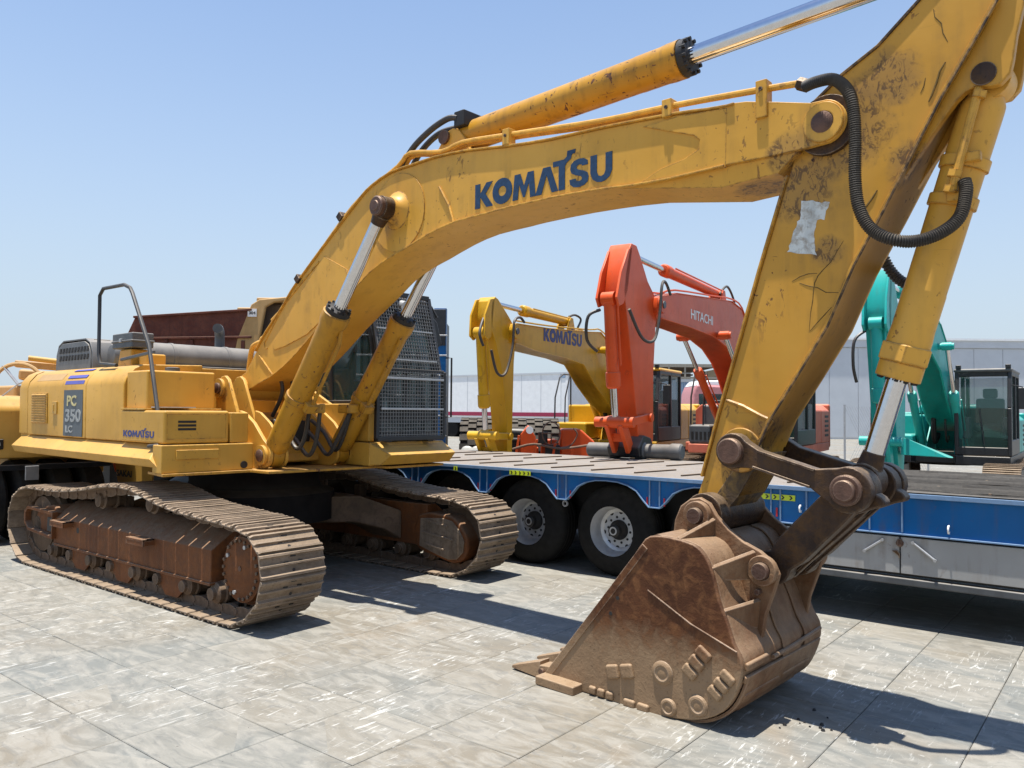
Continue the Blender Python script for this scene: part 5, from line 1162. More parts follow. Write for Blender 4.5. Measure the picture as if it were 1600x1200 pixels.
# ------------------------------------------------------------------ machines parked beyond the trailer
def rear_excavator(name, S, head, label, mp, body_m, cfg, rear_m=None, box_m=None, name_txt=None):
    root = empty(name, (S[0], S[1], 0), radians(head), label, 'excavator')
    rear_m = rear_m or body_m; box_m = box_m or body_m
    def a(nm, mb, m=None, bev=0, parent=None, smooth=35, kind=None): return part(nm, mb, m or mp, parent or root, bev, smooth, 0, kind)
    hw = cfg.get('bw', .22); aw = cfg.get('aw', .17)
    bo = a('boom', MB().prism(cfg['boom'], -hw, hw), bev=.012)
    top, bot = cfg['flange']
    a('boom_flange', MB().strip(top, -hw-.02, hw+.02, .015).strip(bot, -hw-.02, hw+.02, .015), bev=.004, parent=bo)
    ar = a('arm', MB().prism(cfg['arm'], -aw, aw), bev=.012)
    P = cfg['pin']
    for s in (-1, 1):
        a('pin_boss', MB().ring((P[0], s*hw, P[1]), (P[0], s*(hw+.05), P[1]), .13, .06, 24), parent=bo)
        a('pin_cap', MB().cyl((P[0], s*(hw+.02), P[1]), (P[0], s*(hw+.065), P[1]), .055, 16), M['grey'], parent=bo)
    def cyl(p0, gl, p1, rb, rr, y=0):
        p0, gl, p1 = [Vector((p[0], y, p[1])) for p in (p0, gl, p1)]; d = (p1-p0).normalized(); L = (gl-p0).dot(d)
        r = a('cylinder', MB().lathe(p0, d, [(0, rb*.9), (L-.22, rb), (L-.215, rb*1.18), (L-.03, rb*1.18), (L, rb*.9)], 24))
        a('rod', MB().cyl(p0+d*L, p1, rr, 16), M['chrome'], parent=r)
        a('cylinder_eye', MB().cyl(p0-Vector((0,.09,0)), p0+Vector((0,.09,0)), rb*1.1, 20), parent=r)
        a('rod_eye', MB().cyl(p1-Vector((0,.08,0)), p1+Vector((0,.08,0)), rb*1.0, 20), parent=r)
        a('hydraulic_pipe', MB().tube([p0+Vector((0,rb+.03,rb*.6))+d*.1, p0+Vector((0,rb+.03,rb*.6))+d*(L-.25)], .014, 6), parent=r)
        return r
    cyl(*cfg['acyl'], .085, .045)
    fa = cfg['acyl'][0]
    for s in (-1, 1): a('cylinder_bracket', MB().prism([(fa[0]-.2, fa[1]-.25), (fa[0]-.06, fa[1]+.07), (fa[0]+.06, fa[1]+.07), (fa[0]+.22, fa[1]-.22)], s*.095, s*.13), bev=.01, parent=bo)
    for s in (-1, 1): cyl(*cfg['bcyl'], .075, .04, s*(hw+.14))
    bh = cfg['bcyl'][2]; a('head_pin', MB().cyl((bh[0], -hw-.26, bh[1]), (bh[0], hw+.26, bh[1]), .06, 20), parent=bo)
    cyl(*cfg['kcyl'], .085, .045)
    kt = cfg['kcyl'][0]
    for s in (-1, 1): a('ear_plate', MB().prism(cfg['kear'], s*(aw-.035), s*aw), bev=.008, parent=ar)
    # linkage at the nose of the arm
    (l0, l1, l2, l3) = cfg['link']
    for s in (-1, 1):
        a('tipping_link', MB().bar((l0[0], s*(aw+.05), l0[1]), (l1[0], s*(aw+.05), l1[1]), .05, .11), bev=.015)
    wl = a('bucket_link', MB().bar((l1[0], -.10, l1[1]), (l2[0], -.10, l2[1]), .06, .18).bar((l1[0], .10, l1[1]), (l2[0], .10, l2[1]), .06, .18).bar(((l1[0]*.45+l2[0]*.55), -.10, (l1[1]*.45+l2[1]*.55)), ((l1[0]*.45+l2[0]*.55), .10, (l1[1]*.45+l2[1]*.55)), .10, .12), bev=.012)
    a('link_pin', MB().cyl((l1[0], -aw-.12, l1[1]), (l1[0], aw+.12, l1[1]), .07, 20), parent=wl)
    a('link_pin', MB().cyl((l0[0], -aw-.12, l0[1]), (l0[0], aw+.12, l0[1]), .06, 20), parent=ar)
    a('arm_pin', MB().cyl((P[0], -aw-.03, P[1]), (P[0], aw+.03, P[1]), .12, 24), parent=ar)
    for h in cfg.get('hoses', []): a('hydraulic_hose', MB().tube(smoothpath(h, 6), .022, 8), M['hose'])
    for h in cfg.get('pipes', []): a('boom_pipe', MB().tube(smoothpath(h, 3), .016, 6))
    # upper body
    by0 = cfg.get('by', -1.24)-.01; z0 = cfg.get('z0', 1.0); zr = cfg.get('zr', 2.65); W_ = 1.25
    a('deck_frame', MB().prism([(-1.9,-W_),(.3,-W_),(.42,by0),(1.25,by0),(1.30,-.45),(1.0,-.42),(1.0,.30),(1.45,.34),(1.45,W_),(-1.9,W_)], z0-.06, z0+.12, 'z'), cfg.get('deck_m', rear_m), .02)
    cw_ = a('counterweight', MB().prism([(-1.9,-W_)]+arc_pts(-2.0,-.75,.5,-90,-180,6)+[(-2.62,0)]+arc_pts(-2.0,.75,.5,180,90,6)+[(-1.9,W_)], z0-.02, z0+.95, 'z'), rear_m, .05)
    for s in (-1, 1):
        dr = a('engine_door', MB().prism([(s*1.25,z0+.12),(s*1.25,z0+.80),(s*1.12,z0+.92),(s*.6,z0+.94),(s*.6,z0+.12)], -1.9, -.98, 'x'), rear_m, .03)
        a('side_door', MB().prism([(s*1.25,z0+.12),(s*1.25,z0+.80),(s*1.12,z0+.92),(s*.6,z0+.94),(s*.6,z0+.12)], -.97, -.35, 'x'), rear_m, .03)
        for k in range(5): a('louvre', MB().box(-1.78,-1.38,s*1.25-.006,s*1.25+.006,z0+.25+.10*k,z0+.30+.10*k), M['dark'], parent=dr)
    hd = a('engine_hood', MB().box(-1.85,-.5,-.62,.62,z0+.90,z0+1.12), cfg.get('hood_m', rear_m), .08)
    for k in range(6): a('hood_slot', MB().box(-1.7+.18*k,-1.62+.18*k,-.4,.4,z0+1.118,z0+1.124), M['dark'], parent=hd)
    a('exhaust_pipe', MB().tube(smoothpath([(-1.3,-.3,z0+1.1),(-1.3,-.3,z0+1.38),(-1.38,-.3,z0+1.46),(-1.5,-.3,z0+1.48)],4), .045, 12), M['grey'])
    by = cfg.get('by', -1.24)
    tb = a('tool_box', MB().box(.42,1.25,by,-.42,z0+.125,z0+.50), box_m, .05)
    for k in range(5): a('vent_slot', MB().box(1.252,1.258,by+.06+.085*k,by+.11+.085*k,z0+.20,z0+.36), M['dark'], parent=tb)
    a('tank', MB().box(-.34,.41,by,-.42,z0+.125,z0+.90), box_m, .05)
    a('handrail', MB().tube([(1.22,by+.04,z0+.5),(1.20,by+.04,z0+1.05),(.95,by+.04,z0+1.52),(.75,by+.04,z0+1.60),(.40,by+.04,z0+1.60),(.33,by+.04,z0+1.5),(.33,by+.04,z0+.9)],.018,8), M['black'])
    a('handrail', MB().tube([(1.22,by+.29,z0+.5),(1.20,by+.29,z0+1.05),(.95,by+.29,z0+1.55)],.016,8), M['black'])
    for s in (-1, 1):
        a('foot_bracket', MB().prism([(-.3,z0+.1),(-.18,z0+.75),(-.05,z0+.92),(.10,z0+.92),(.25,z0+.7),(.75,z0+.35),(.85,z0+.1)], s*(hw+.02), s*(hw+.05)), bev=.01)
    a('hose_bundle', MB().tube(smoothpath([(.5,-.08,z0+.5),(.75,-.1,z0+.35),(.9,-.1,z0+.6),(.95,-.1,z0+.95)],5),.05,8), M['dark'])
    a('slew_ring', MB().cyl((0,0,.72),(0,0,z0-.06),.62,32), M['dark'])
    # cab
    y0, y1, xb, xf = .33, 1.27, -.30, 1.42; zc = z0+.13
    fr = MB(); pw = .07
    for y in (y0, y1-pw):
        fr.bar((xf-.03,y+pw/2,zc),(xf-.02,y+pw/2,zc+(zr-zc)*.55),.08,pw).bar((xf-.02,y+pw/2,zc+(zr-zc)*.55),(xf-.16,y+pw/2,zr-.04),.08,pw)
        fr.box(xb,xb+.08,y,y+pw,zc,zr-.04).box(.42,.50,y,y+pw,zc,zr-.04).box(xb,xf-.12,y,y+pw,zr-.12,zr-.03).box(xb,xf,y,y+pw,zc,zc+.30)
    fr.box(xf-.09,xf,y0,y1,zc,zc+.16).box(xf-.23,xf-.13,y0,y1,zr-.13,zr-.03).box(xb,xb+.05,y0,y1,zc,zc+.9)
    cb = a('cab', fr, cfg.get('cab_m', M['black']), .018)
    a('roof', MB().box(xb-.03,xf-.08,y0-.02,y1+.02,zr-.05,zr+.02), cfg.get('roof_m', M['black']), .035, parent=cb)
    zm = zc+(zr-zc)*.55
    def pn(p): return a('window_pane', MB().add(p, [tuple(range(len(p)))]), M['glass_light'], parent=cb, smooth=0)
    pn([(xf-.035,y0+.05,zc+.15),(xf-.035,y1-.05,zc+.15),(xf-.025,y1-.05,zm),(xf-.025,y0+.05,zm)])
    pn([(xf-.025,y0+.05,zm),(xf-.025,y1-.05,zm),(xf-.165,y1-.05,zr-.1),(xf-.165,y0+.05,zr-.1)])
    for y in (y0+.03, y1-.03):
        pn([(xb+.06,y,zc+.30),(.43,y,zc+.30),(.43,y,zr-.1),(xb+.06,y,zr-.1)]); pn([(.49,y,zc+.30),(xf-.07,y,zc+.30),(xf-.06,y,zm),(xf-.19,y,zr-.1),(.49,y,zr-.1)])
    pn([(xb+.02,y0+.05,zc+.9),(xb+.02,y1-.05,zc+.9),(xb+.02,y1-.05,zr-.1),(xb+.02,y0+.05,zr-.1)])
    a('operator_seat', MB().box(.1,.55,y0+.22,y1-.22,zc+.45,zc+.60).box(.0,.14,y0+.22,y1-.22,zc+.55,zc+1.1).box(.02,.12,y0+.34,y1-.34,zc+1.1,zc+1.3), M['black'], .04, parent=cb)
    a('control_console', MB().box(.55,1.0,y0+.08,y0+.20,zc+.3,zc+.72).box(.55,1.0,y1-.20,y1-.08,zc+.3,zc+.72), M['grey'], .03, parent=cb)
    a('wiper', MB().tube([(xf+.01,y0+.5,zc+.2),(xf-.0,y0+.42,zm)],.010,5), M['black'], parent=cb)
    for y in (y0+.02, y1-.1): a('work_lamp', MB().box(xf-.15,xf-.07,y,y+.09,zr+.02,zr+.09), M['black'], .01, parent=cb)
    a('mirror', MB().box(xf-.05,xf-.02,y1+.10,y1+.26,zr-.75,zr-.35), M['black'], .03, parent=cb)
    a('mirror_stay', MB().tube([(xf-.05,y1,zr-.3),(xf-.03,y1+.18,zr-.34)],.010,5), M['black'], parent=cb)
    # tracks
    pth = smoothpath([(-1.75,.0),(0,0),(1.75,0),(2.02,.09),(2.14,.36),(2.05,.66),(1.80,.80),(.8,.80),(0,.83),(-.8,.80),(-1.80,.80),(-2.05,.66),(-2.14,.36),(-2.02,.09)], 5, True)
    for y in (-1.15, 1.15):
        a('track_frame', MB().prism([(-1.7,.2),(1.7,.2),(1.6,.62),(-1.6,.62)], y-.15, y+.15), cfg.get('frame_m', M['dark']), .03)
        tk = a('track', MB().strip([tuple(p) for p in pth], y-.3, y+.3, .05, closed=True), M['link_steel'])
        gr_ = MB(); Lg_ = [0]
        for p, q in zip(pth, pth[1:]+pth[:1]):
            c = (p+q)/2; d = (q-p).normalized(); n_ = Vector((d.y, -d.x)); k = max(1, int((q-p).length/.09))
            for i in range(k):
                e = p.lerp(q, (i+.5)/k)+n_*.012; gr_.obox((e.x, y, e.y), (d.x,0,d.y), (0,1,0), (n_.x,0,n_.y), .02, .60, .035)
        a('track_grousers', gr_, M['shoe'], parent=tk, kind='stuff', smooth=0)
        for x in (-1.75, 1.75): a('track_wheel', MB().cyl((x,y-.12,.40),(x,y+.12,.40),.30,24), M['link_steel'], .02)
    return root, bo, ar
def offp(path, d): return [tuple(p) for p in path]
# yellow one, arm folded down behind the deck
bt2 = [(5.78,3.21),(4.52,3.25),(2.61,3.36),(1.98,3.41),(1.30,3.15),(.57,2.56),(.05,1.98)]; bb2 = [(.10,1.62),(.74,1.64),(1.52,1.89),(2.29,2.28),(2.90,2.67),(3.75,2.75),(5.07,2.80),(5.80,2.88)]
cfg2 = dict(boom=[(5.95,3.08),(5.9,3.18)]+bt2+[(-.12,1.84)]+bb2+[(5.93,2.96)], flange=(bt2, bb2), pin=(5.83,3.07),
    bw=.20, aw=.145, arm=[(5.74,3.16),(5.92,3.30),(6.30,3.55),(6.40,3.58),(6.50,3.50),(6.54,3.28),(6.52,3.05),(6.38,2.85),(6.16,2.4),(5.98,1.55),(5.94,.92),(5.88,.86),(5.78,.95),(5.78,1.4),(5.74,2.55),(5.68,2.95)],
    acyl=((3.30,3.50),(5.20,3.52),(6.30,3.50)), bcyl=((.62,1.42),(1.42,2.39),(2.05,3.02)), kcyl=((6.62,2.98),(6.46,1.78),(6.42,1.36)),
    kear=[(6.42,3.55),(6.56,3.52),(6.72,3.25),(6.74,2.92),(6.62,2.86),(6.52,2.92)],
    link=((6.02,1.32),(6.50,1.34),(6.22,.90),(5.90,.92)), z0=1.0, zr=2.66, roof_m=M['yellow_new'],
    hoses=[[(5.6,.26,3.24),(5.8,.28,3.30),(6.0,.28,3.2),(6.05,.28,2.8),(6.25,.26,2.35),(6.5,.24,2.35),(6.62,.2,2.7)],
           [(5.6,-.26,3.24),(5.8,-.28,3.30),(5.95,-.28,3.1),(5.9,-.30,2.7),(5.7,-.30,2.45),(5.5,-.28,2.5),(5.45,-.26,2.8)],
           [(6.7,.1,3.2),(6.85,.12,2.95),(6.8,.16,2.75)], [(2.9,.08,3.42),(2.75,.08,3.60),(3.0,.06,3.66),(3.25,.04,3.6)]],
    pipes=[[(x,.20,z+.04) for x,z in bt2[:-1]], [(x,-.20,z+.04) for x,z in bt2[:-1]]])
r2, b2, a2 = rear_excavator('excavator', (-4.62,10.98), -79.4, 'small bright yellow excavator behind the trailer, blue KOMATSU on its raised boom', M['yellow_new'], M['yellow_new'], cfg2)
mb = MB(); logo(mb, (0,0,0), (1,0,0), (0,0,1), .24, (0,-1,0), .004); L_ = max(v[0] for v in mb.v)
x1_, x0_ = 4.72, 2.98
mb.v = [(x1_-(x/L_)*(x1_-x0_), .2015-y, 3.0+z+.02*(x/L_)) for x, y, z in mb.v]; part('lettering', mb, M['navy_faded'], b2, 0, 0)
# orange red one with its nose on the trailer deck
bt3 = [(5.66,3.42),(5.03,3.56),(3.06,3.72),(2.03,3.80),(1.30,3.72),(.62,3.20),(.05,2.1)]; bb3 = [(.15,1.62),(.9,2.0),(1.4,2.45),(1.75,2.68),(2.3,2.90),(3.06,3.04),(4.4,3.09),(5.65,3.10)]
cfg3 = dict(boom=[(5.80,3.30),(5.76,3.40)]+bt3+[(-.12,1.84)]+bb3+[(5.78,3.18)], flange=(bt3, bb3), pin=(5.66,3.30), bw=.23, aw=.16,
    arm=[(5.60,3.34),(5.76,3.46),(5.98,3.60),(6.28,3.93),(6.40,4.04),(6.58,4.04),(6.66,3.94),(6.78,3.60),(6.84,3.36),(6.76,3.12),(6.56,2.4),(6.38,1.65),(6.28,1.22),(6.12,1.13),(5.88,1.15),(5.76,1.35),(5.76,2.3),(5.66,3.1)],
    acyl=((2.15,3.92),(4.95,3.90),(6.42,3.95)), bcyl=((.62,1.42),(2.25,2.45),(2.95,3.08)), kcyl=((6.96,3.24),(6.82,2.05),(6.74,1.60)),
    kear=[(6.55,4.0),(6.68,3.94),(6.92,3.60),(7.06,3.24),(6.98,3.13),(6.84,3.18),(6.70,3.4)], link=((6.10,1.66),(6.76,1.60),(6.48,1.22),(6.2,1.2)), z0=1.0, zr=2.66, by=-.86,
    hoses=[[(5.4,.28,3.48),(5.65,.30,3.62),(5.85,.32,3.55),(5.95,.32,3.1),(6.1,.30,2.75),(6.5,.28,2.75),(6.85,.24,3.1)],
           [(6.98,-.12,3.1),(7.1,-.24,3.0),(7.05,-.28,2.7),(6.9,-.2,2.55)],
           [(2.3,.08,3.9),(1.9,.10,4.1),(1.5,.10,3.95),(1.3,.10,3.72)]],
    pipes=[[(x,.22,z+.04) for x,z in bt3[:-1]], [(x,-.22,z+.04) for x,z in bt3[:-1]]], frame_m=M['black'])
r3, b3, a3 = rear_excavator('excavator', (-1.57,10.85), -82.7, 'orange red excavator resting its bare arm on the trailer deck, white HITACHI on its boom', M['orange'], M['orange'], cfg3, M['salmon'], M['grey'])
place_text('HITACHI', .22, (4.35,.2315,3.24), (-1,0,0), (0,0,1), (0,1,0), M['ltext'], b3, .003, fit=1.15)
part('attachment_shaft', MB().lathe((6.28,-.62,1.20),(0,1,0),[(0,.08),(.02,.10),(.34,.10),(.36,.12),(.46,.12),(.48,.10),(.72,.10),(.74,.12),(.86,.12),(.88,.10),(1.22,.10),(1.25,.115),(1.38,.115),(1.40,.09)],24), M['grey'], r3, 0)
part('quick_coupler', MB().prism([(6.0,1.12),(6.45,1.12),(6.50,1.25),(6.30,1.42),(6.05,1.38),(5.95,1.25)], -.24, .24), M['black'], r3, .02)
# teal one facing the camera
bt4 = [(5.30,3.18),(4.4,3.32),(3.2,3.46),(2.2,3.42),(1.5,3.12),(.8,2.55),(.05,1.95)]; bb4 = [(.15,1.40),(.9,1.62),(1.6,2.05),(2.3,2.55),(3.2,2.80),(4.4,2.86),(5.3,2.86)]
cfg4 = dict(boom=[(5.45,3.02),(5.42,3.12)]+bt4+[(-.12,1.7)]+bb4+[(5.44,2.92)], flange=(bt4, bb4), pin=(5.32,3.02), bw=.22, aw=.17,
    arm=[(5.18,3.02),(5.35,3.14),(5.75,3.42),(6.05,3.80),(6.20,3.86),(6.30,3.66),(6.38,3.30),(6.36,3.05),(6.26,2.92),(6.10,2.3),(5.86,1.2),(5.74,.82),(5.58,.74),(5.40,.85),(5.30,1.3),(5.20,2.3),(5.14,2.8)],
    acyl=((2.6,3.68),(4.75,3.72),(6.12,3.74)), bcyl=((.62,.98),(1.75,2.12),(2.45,2.98)), kcyl=((6.40,3.05),(6.22,1.9),(6.15,1.42)),
    kear=[(6.15,3.86),(6.32,3.80),(6.50,3.40),(6.54,3.02),(6.42,2.92),(6.25,3.0)], deck_m=M['black'], link=((5.66,1.30),(6.15,1.34),(5.90,.82),(5.6,.80)), z0=.84, zr=2.60, roof_m=M['grey'], cab_m=M['black'], frame_m=M['black'],
    hoses=[[(5.2,.26,3.15),(5.45,.28,3.28),(5.7,.28,3.1),(5.8,.28,2.7),(6.1,.26,2.5),(6.35,.22,2.7)], [(6.42,-.14,2.95),(6.55,-.26,2.8),(6.55,-.28,2.45),(6.45,-.26,2.2)],
           [(.4,-.1,1.3),(.8,-.12,1.2),(1.0,-.12,1.5),(.8,-.1,1.8)],[(.4,.1,1.3),(.8,.12,1.2),(1.0,.12,1.5),(.8,.1,1.8)]],
    pipes=[[(x,.20,z+.04) for x,z in bt4[:-1]], [(x,-.20,z+.04) for x,z in bt4[:-1]]])
r4, b4, a4 = rear_excavator('excavator', (1.60,13.57), -87.9, 'teal excavator at the right with its dark framed cab facing the camera', M['teal'], M['teal'], cfg4, None, M['teal'])
part('coupler_wing', MB().add([(5.5,.20,1.12),(5.9,.22,1.14),(5.85,.85,1.12),(5.5,.85,1.10),(5.55,.20,1.14),(5.88,.24,1.40),(5.86,.3,1.38),(5.55,.85,1.12)],[(0,1,2,3),(4,5,6,7),(0,4,5,1),(1,5,6,2),(2,6,7,3),(3,7,4,0)]), M['teal'], r4, .01)
# ------------------------------------------------------------------ things further off; yard axes: L metres to the right, D metres deep
YR = radians(38.6345)
def yard(L, D): return (4.906+cos(YR)*L-sin(YR)*D, -5.104+sin(YR)*L+cos(YR)*D)
def yroot(name, L, D, label, cat, rot=0, group=None):
    x, y = yard(L, D); return empty(name, (x, y, 0), YR+radians(rot), label, cat, group)
# rusty dump truck
dt = yroot('dump_truck', -7.35, 18, 'dump truck with rust brown bed and tan cab canopy marked 304, left of the boom', 'dump truck')
bed = part('dump_bed', MB().add([(-1.30,0,2.5),(1.35,0,2.5),(1.45,0,3.96),(-1.22,0,3.77),(-1.36,0,3.45),
                                 (-1.30,3.2,2.5),(1.35,3.2,2.5),(1.45,3.2,3.96),(-1.22,3.2,3.77),(-1.36,3.2,3.45)],
    [(0,1,2,3,4),(5,6,7,8,9),(0,5,9,4),(4,9,8,3),(1,6,7,2),(0,1,6,5)]), M['rust_body'], dt, .02, 20)
part('bed_rail', MB().bar((-1.33,-.04,3.30),(1.45,-.04,3.36),.06,.05), M['rust_body'], bed, .01)
part('bed_rim', MB().bar((-1.22,-.02,3.79),(1.45,-.02,3.98),.10,.05), M['rust_body'], bed, .01)
for k in range(5): part('bed_stake', MB().box(-1.1+k*.58,-1.02+k*.58,-.05,.0,2.5,3.28), M['rust_body'], bed, .01)
can = part('cab_canopy', MB().prism([(1.05,2.95),(1.12,3.3),(1.42,4.10),(1.60,4.22),(2.35,4.30),(2.4,4.22),(1.95,4.16),(1.75,4.05),(1.60,3.2),(1.55,2.95)], -.02, .10).box(1.5,2.6,.1,2.2,4.18,4.28).box(1.06,1.5,.1,2.2,2.95,4.05), M['tan'], dt, .03, 20)
part('cab_interior', MB().box(1.55,2.6,.3,2.0,2.6,4.15), M['brown_steel'], dt, .01)
part('cab_body', MB().box(1.1,2.7,.0,2.2,1.4,2.94), M['tan'], dt, .04)
pl = part('number_plate', MB().box(1.36,1.56,-.045,-.025,3.82,4.00), M['ltext'], dt)
place_text('304', .09, (1.385,-.047,3.875), (1,0,0), (0,0,1), (0,-1,0), M['black'], pl, .003, fit=.15)
part('chassis', MB().box(-1.4,2.6,.4,2.6,1.0,1.5), M['dark'], dt)
for x in (-.9, 1.9):
    for y in (.1, 2.4): part('wheel', MB().lathe((x,y,.75),(0,1,0),[(0,.45),(.03,.7),(.1,.75),(.5,.75),(.57,.7),(.6,.45)],32), M['tyre'], dt)
# pneumatic roller at the left
pr_ = empty('tyre_roller', (-7.6,-.4,0), 0, 'yellow road roller with smooth black tyres and SAKAI panel behind the near track', 'road roller')
def pq(nm, mb, m, bev=0, parent=None, smooth=35): mb.v = [(x+7.6, y+.4, z) for x, y, z in mb.v]; return part(nm, mb, m, parent or pr_, bev, smooth)
for k, y in enumerate((-1.50,-1.10,-.70,-.30)):
    pq('tyre', MB().lathe((-6.82,y,.52),(0,1,0),[(0,.22),(.0,.30),(.015,.42),(.04,.485),(.08,.515),(.28,.515),(.32,.485),(.345,.42),(.36,.30),(.36,.22)],48), M['tyre'])
    pq('wheel_hub', MB().lathe((-6.82,y-.01,.52),(0,1,0),[(0,.05),(.02,.20),(.05,.215)],32), M['yellow_dim'])
    pq('tyre', MB().lathe((-9.3,y,.52),(0,1,0),[(0,.22),(.015,.42),(.04,.485),(.08,.515),(.28,.515),(.32,.485),(.345,.42),(.36,.22)],32), M['tyre'])
pq('scraper_bar', MB().box(-6.42,-6.34,-1.4,.1,.93,1.0), M['black'], .01)
pq('scraper_plate', MB().box(-6.34,-6.32,-1.0,-.84,.80,.98), M['galv'], .004)
rb = pq('body', MB().prism([(-9.9,1.08),(-6.36,1.08),(-6.36,1.72),(-6.50,1.86),(-8.0,1.90),(-9.8,1.86)], -1.40, .36), M['yellow_dim'], .05)
pq('body_step', MB().box(-7.4,-6.40,-1.43,-1.40,1.54,1.60), M['white'], .004, rb)
pq('belly', MB().box(-9.6,-6.9,-1.0,.25,.80,1.07), M['yellow_dim'], .03)
lm = pq('lamp_housing', MB().box(-6.6,-6.34,-1.43,-1.25,1.20,1.33), M['black'], .01); pq('lamp_lens', MB().cyl((-6.34,-1.34,1.265),(-6.325,-1.34,1.265),.05,20), M['galv'], 0, lm)
sp_ = pq('name_panel', MB().prism([(-6.88,.60),(-5.92,.60),(-5.84,1.10),(-7.05,1.10)], .44, .47), M['yellow_dim'], .008)
place_text('SAKAI', .125, (-6.93+7.6,.439+.4,.745), (1,0,0), (0,0,1), (0,-1,0), M['black'], sp_, .004, fit=.46)
pq('red_corner', MB().prism([(-7.16,1.10),(-7.05,1.10),(-6.96,.80)], .43, .445), M['orange'], 0, sp_)
tl = empty('tan_grader', (-8.6,.6,0), 0, 'tan machine with big grey spoked steering wheel and long beam behind the roller', 'road grader')
def pg(nm, mb, m, bev=0, parent=None): mb.v = [(x+8.6, y-.6, z) for x, y, z in mb.v]; return part(nm, mb, m, parent or tl, bev)
stw = pg('steering_wheel', MB().tube([Vector((-7.29,-.77,2.05))+Vector((.22,.30,0)).normalized()*.30*cos(a*pi/14)+Vector((-.25,.1,.9)).normalized()*.30*sin(a*pi/14) for a in range(29)], .028, 8), M['tan'])
for a in (.5, 2.2, 3.9): pg('wheel_spoke', MB().bar(Vector((-7.29,-.77,2.05)), Vector((-7.29,-.77,2.05))+Vector((.22,.30,0)).normalized()*.33*cos(a)+Vector((-.25,.1,.9)).normalized()*.33*sin(a), .05, .02), M['galv'], .004, stw)
pg('beam', MB().bar((-7.9,-.6,2.36),(-6.9,1.4,2.22),.16,.10), M['tan'], .02)
pg('beam', MB().bar((-8.3,-.4,2.22),(-7.4,1.6,2.10),.30,.16), M['tan'], .04)
pg('hydraulic_ram', MB().cyl((-7.7,-.5,2.44),(-7.2,.6,2.32),.04,12), M['yellow_dim'])
pg('frame', MB().box(-9.6,-7.9,-.6,1.6,.9,2.05), M['tan'], .04)
pg('axle_leg', MB().box(-9.2,-8.8,-.5,-.2,0,.9), M['dark'])
pg('axle_leg', MB().box(-9.2,-8.8,1.2,1.5,0,.9), M['dark'])
# blue upright container frame behind the cab
bc = yroot('blue_container', -1.83, 14.3, 'tall blue steel container with grey ribbed side, right behind the meshed cab', 'container')
part('back_wall', MB().box(-1.0,.50,.16,2.4,.0,3.50), M['black'], bc)
for k in range(11): part('rib', MB().box(-.98+k*.125,-.91+k*.125,.04,.15,.15,3.40), M['corr_d'] if k % 2 else M['corr_t'], bc, .01)
part('corner_post', MB().box(.42,.64,-.02,.16,0,3.58), M['blue'], bc, .01)
part('corner_post', MB().box(-1.10,-1.0,-.02,.16,0,3.58), M['blue'], bc, .01)
part('top_rail', MB().box(-1.0,.42,-.02,.14,3.42,3.56), M['black'], bc, .01)
part('top_cap', MB().box(.36,.63,-.035,-.022,2.9,3.55), M['black'], bc, .004)
for k in range(8): part('tie_bar', MB().box(-1.0,.66,-.05,-.03,.55+k*.36,.575+k*.36), M['galv'], bc, .003)
part('side_hoop', MB().tube([(.62,0,2.68),(.74,0,2.68),(.74,0,1.62),(.62,0,1.62)],.018,6), M['black'], bc)
# worn tyres standing in a row
lug = MB()
for k in range(24):
    a = 2*pi*k/24
    for s in (-1, 1):
        y = s*.085; aa = a+(pi/24 if s > 0 else 0); lug.obox((.775*cos(aa), y, .775*sin(aa)), (-sin(aa),0,cos(aa)), (0,1,0), (cos(aa),0,sin(aa)), .13, .165, .026)
TW = MB().lathe((0,-.17,0),(0,1,0),[(0,.42),(.0,.52),(.02,.68),(.05,.755),(.29,.755),(.32,.68),(.34,.52),(.34,.42)],40).mesh('worn_tyre'); TW.materials.append(M['tyre_dusty'])
LG = lug.mesh('tread_lugs', 0); LG.materials.append(M['tyre_dusty'])
tyl = ['deep lugged worn tyre at the left end of the tyre row behind the trailer', 'worn tyre second from the left in the row, beside the yellow arm', 'worn tyre in the row, hidden mostly by the small yellow arm', 'worn tyre third from the right in the row behind the trailer', 'worn tyre second from the right in the row behind the trailer', 'worn tyre at the right end of the row, before the white trailer']
for k in range(6):
    x, y = yard(-.90+.345*k, 17.0+.05*(k % 2)); o = bpy.data.objects.new('worn_tyre', TW); COL.objects.link(o); o.location = (x, y, .80); o.rotation_euler = (0, .3*k, YR-pi/2)
    tag(o, tyl[k], 'tyre', 'worn tyres in a row behind the trailer'); l_ = bpy.data.objects.new('tread_lug', LG); COL.objects.link(l_); l_.parent = o; l_['kind'] = 'stuff'
# small orange machine
om = yroot('compact_roller', .62, 15.2, 'small orange machine with a rusty steering wheel beyond the trailer deck', 'compactor')
part('bonnet', MB().prism([(.30,.5),(.95,.5),(1.0,1.15),(.72,1.40),(.34,1.40)], .25, .9), M['orange'], om, .04)
part('dash_box', MB().box(-.05,.26,.12,.45,.5,1.20), M['orange'], om, .03)
part('air_filter', MB().cyl((-.02,.05,1.12),(-.02,.05,1.34),.09,16), M['dark'], om)
part('battery_box', MB().box(.02,.30,-.10,.10,.85,1.10), M['dark'], om, .02)
for k in range(5): part('frame_rail', MB().bar((-.60+.34*k,-.16,.4),(-.48+.34*k,-.16,1.28-.07*k),.045,.03), M['orange'], om, .006)
part('cross_pipe', MB().tube(smoothpath([(-.6,-.2,1.02),(-.2,-.22,1.12),(.3,-.2,1.04),(.9,-.2,1.12)],4),.022,8), M['pin'], om)
part('headlamp', MB().cyl((-.28,-.20,1.38),(-.28,-.12,1.38),.07,16), M['white'], om)
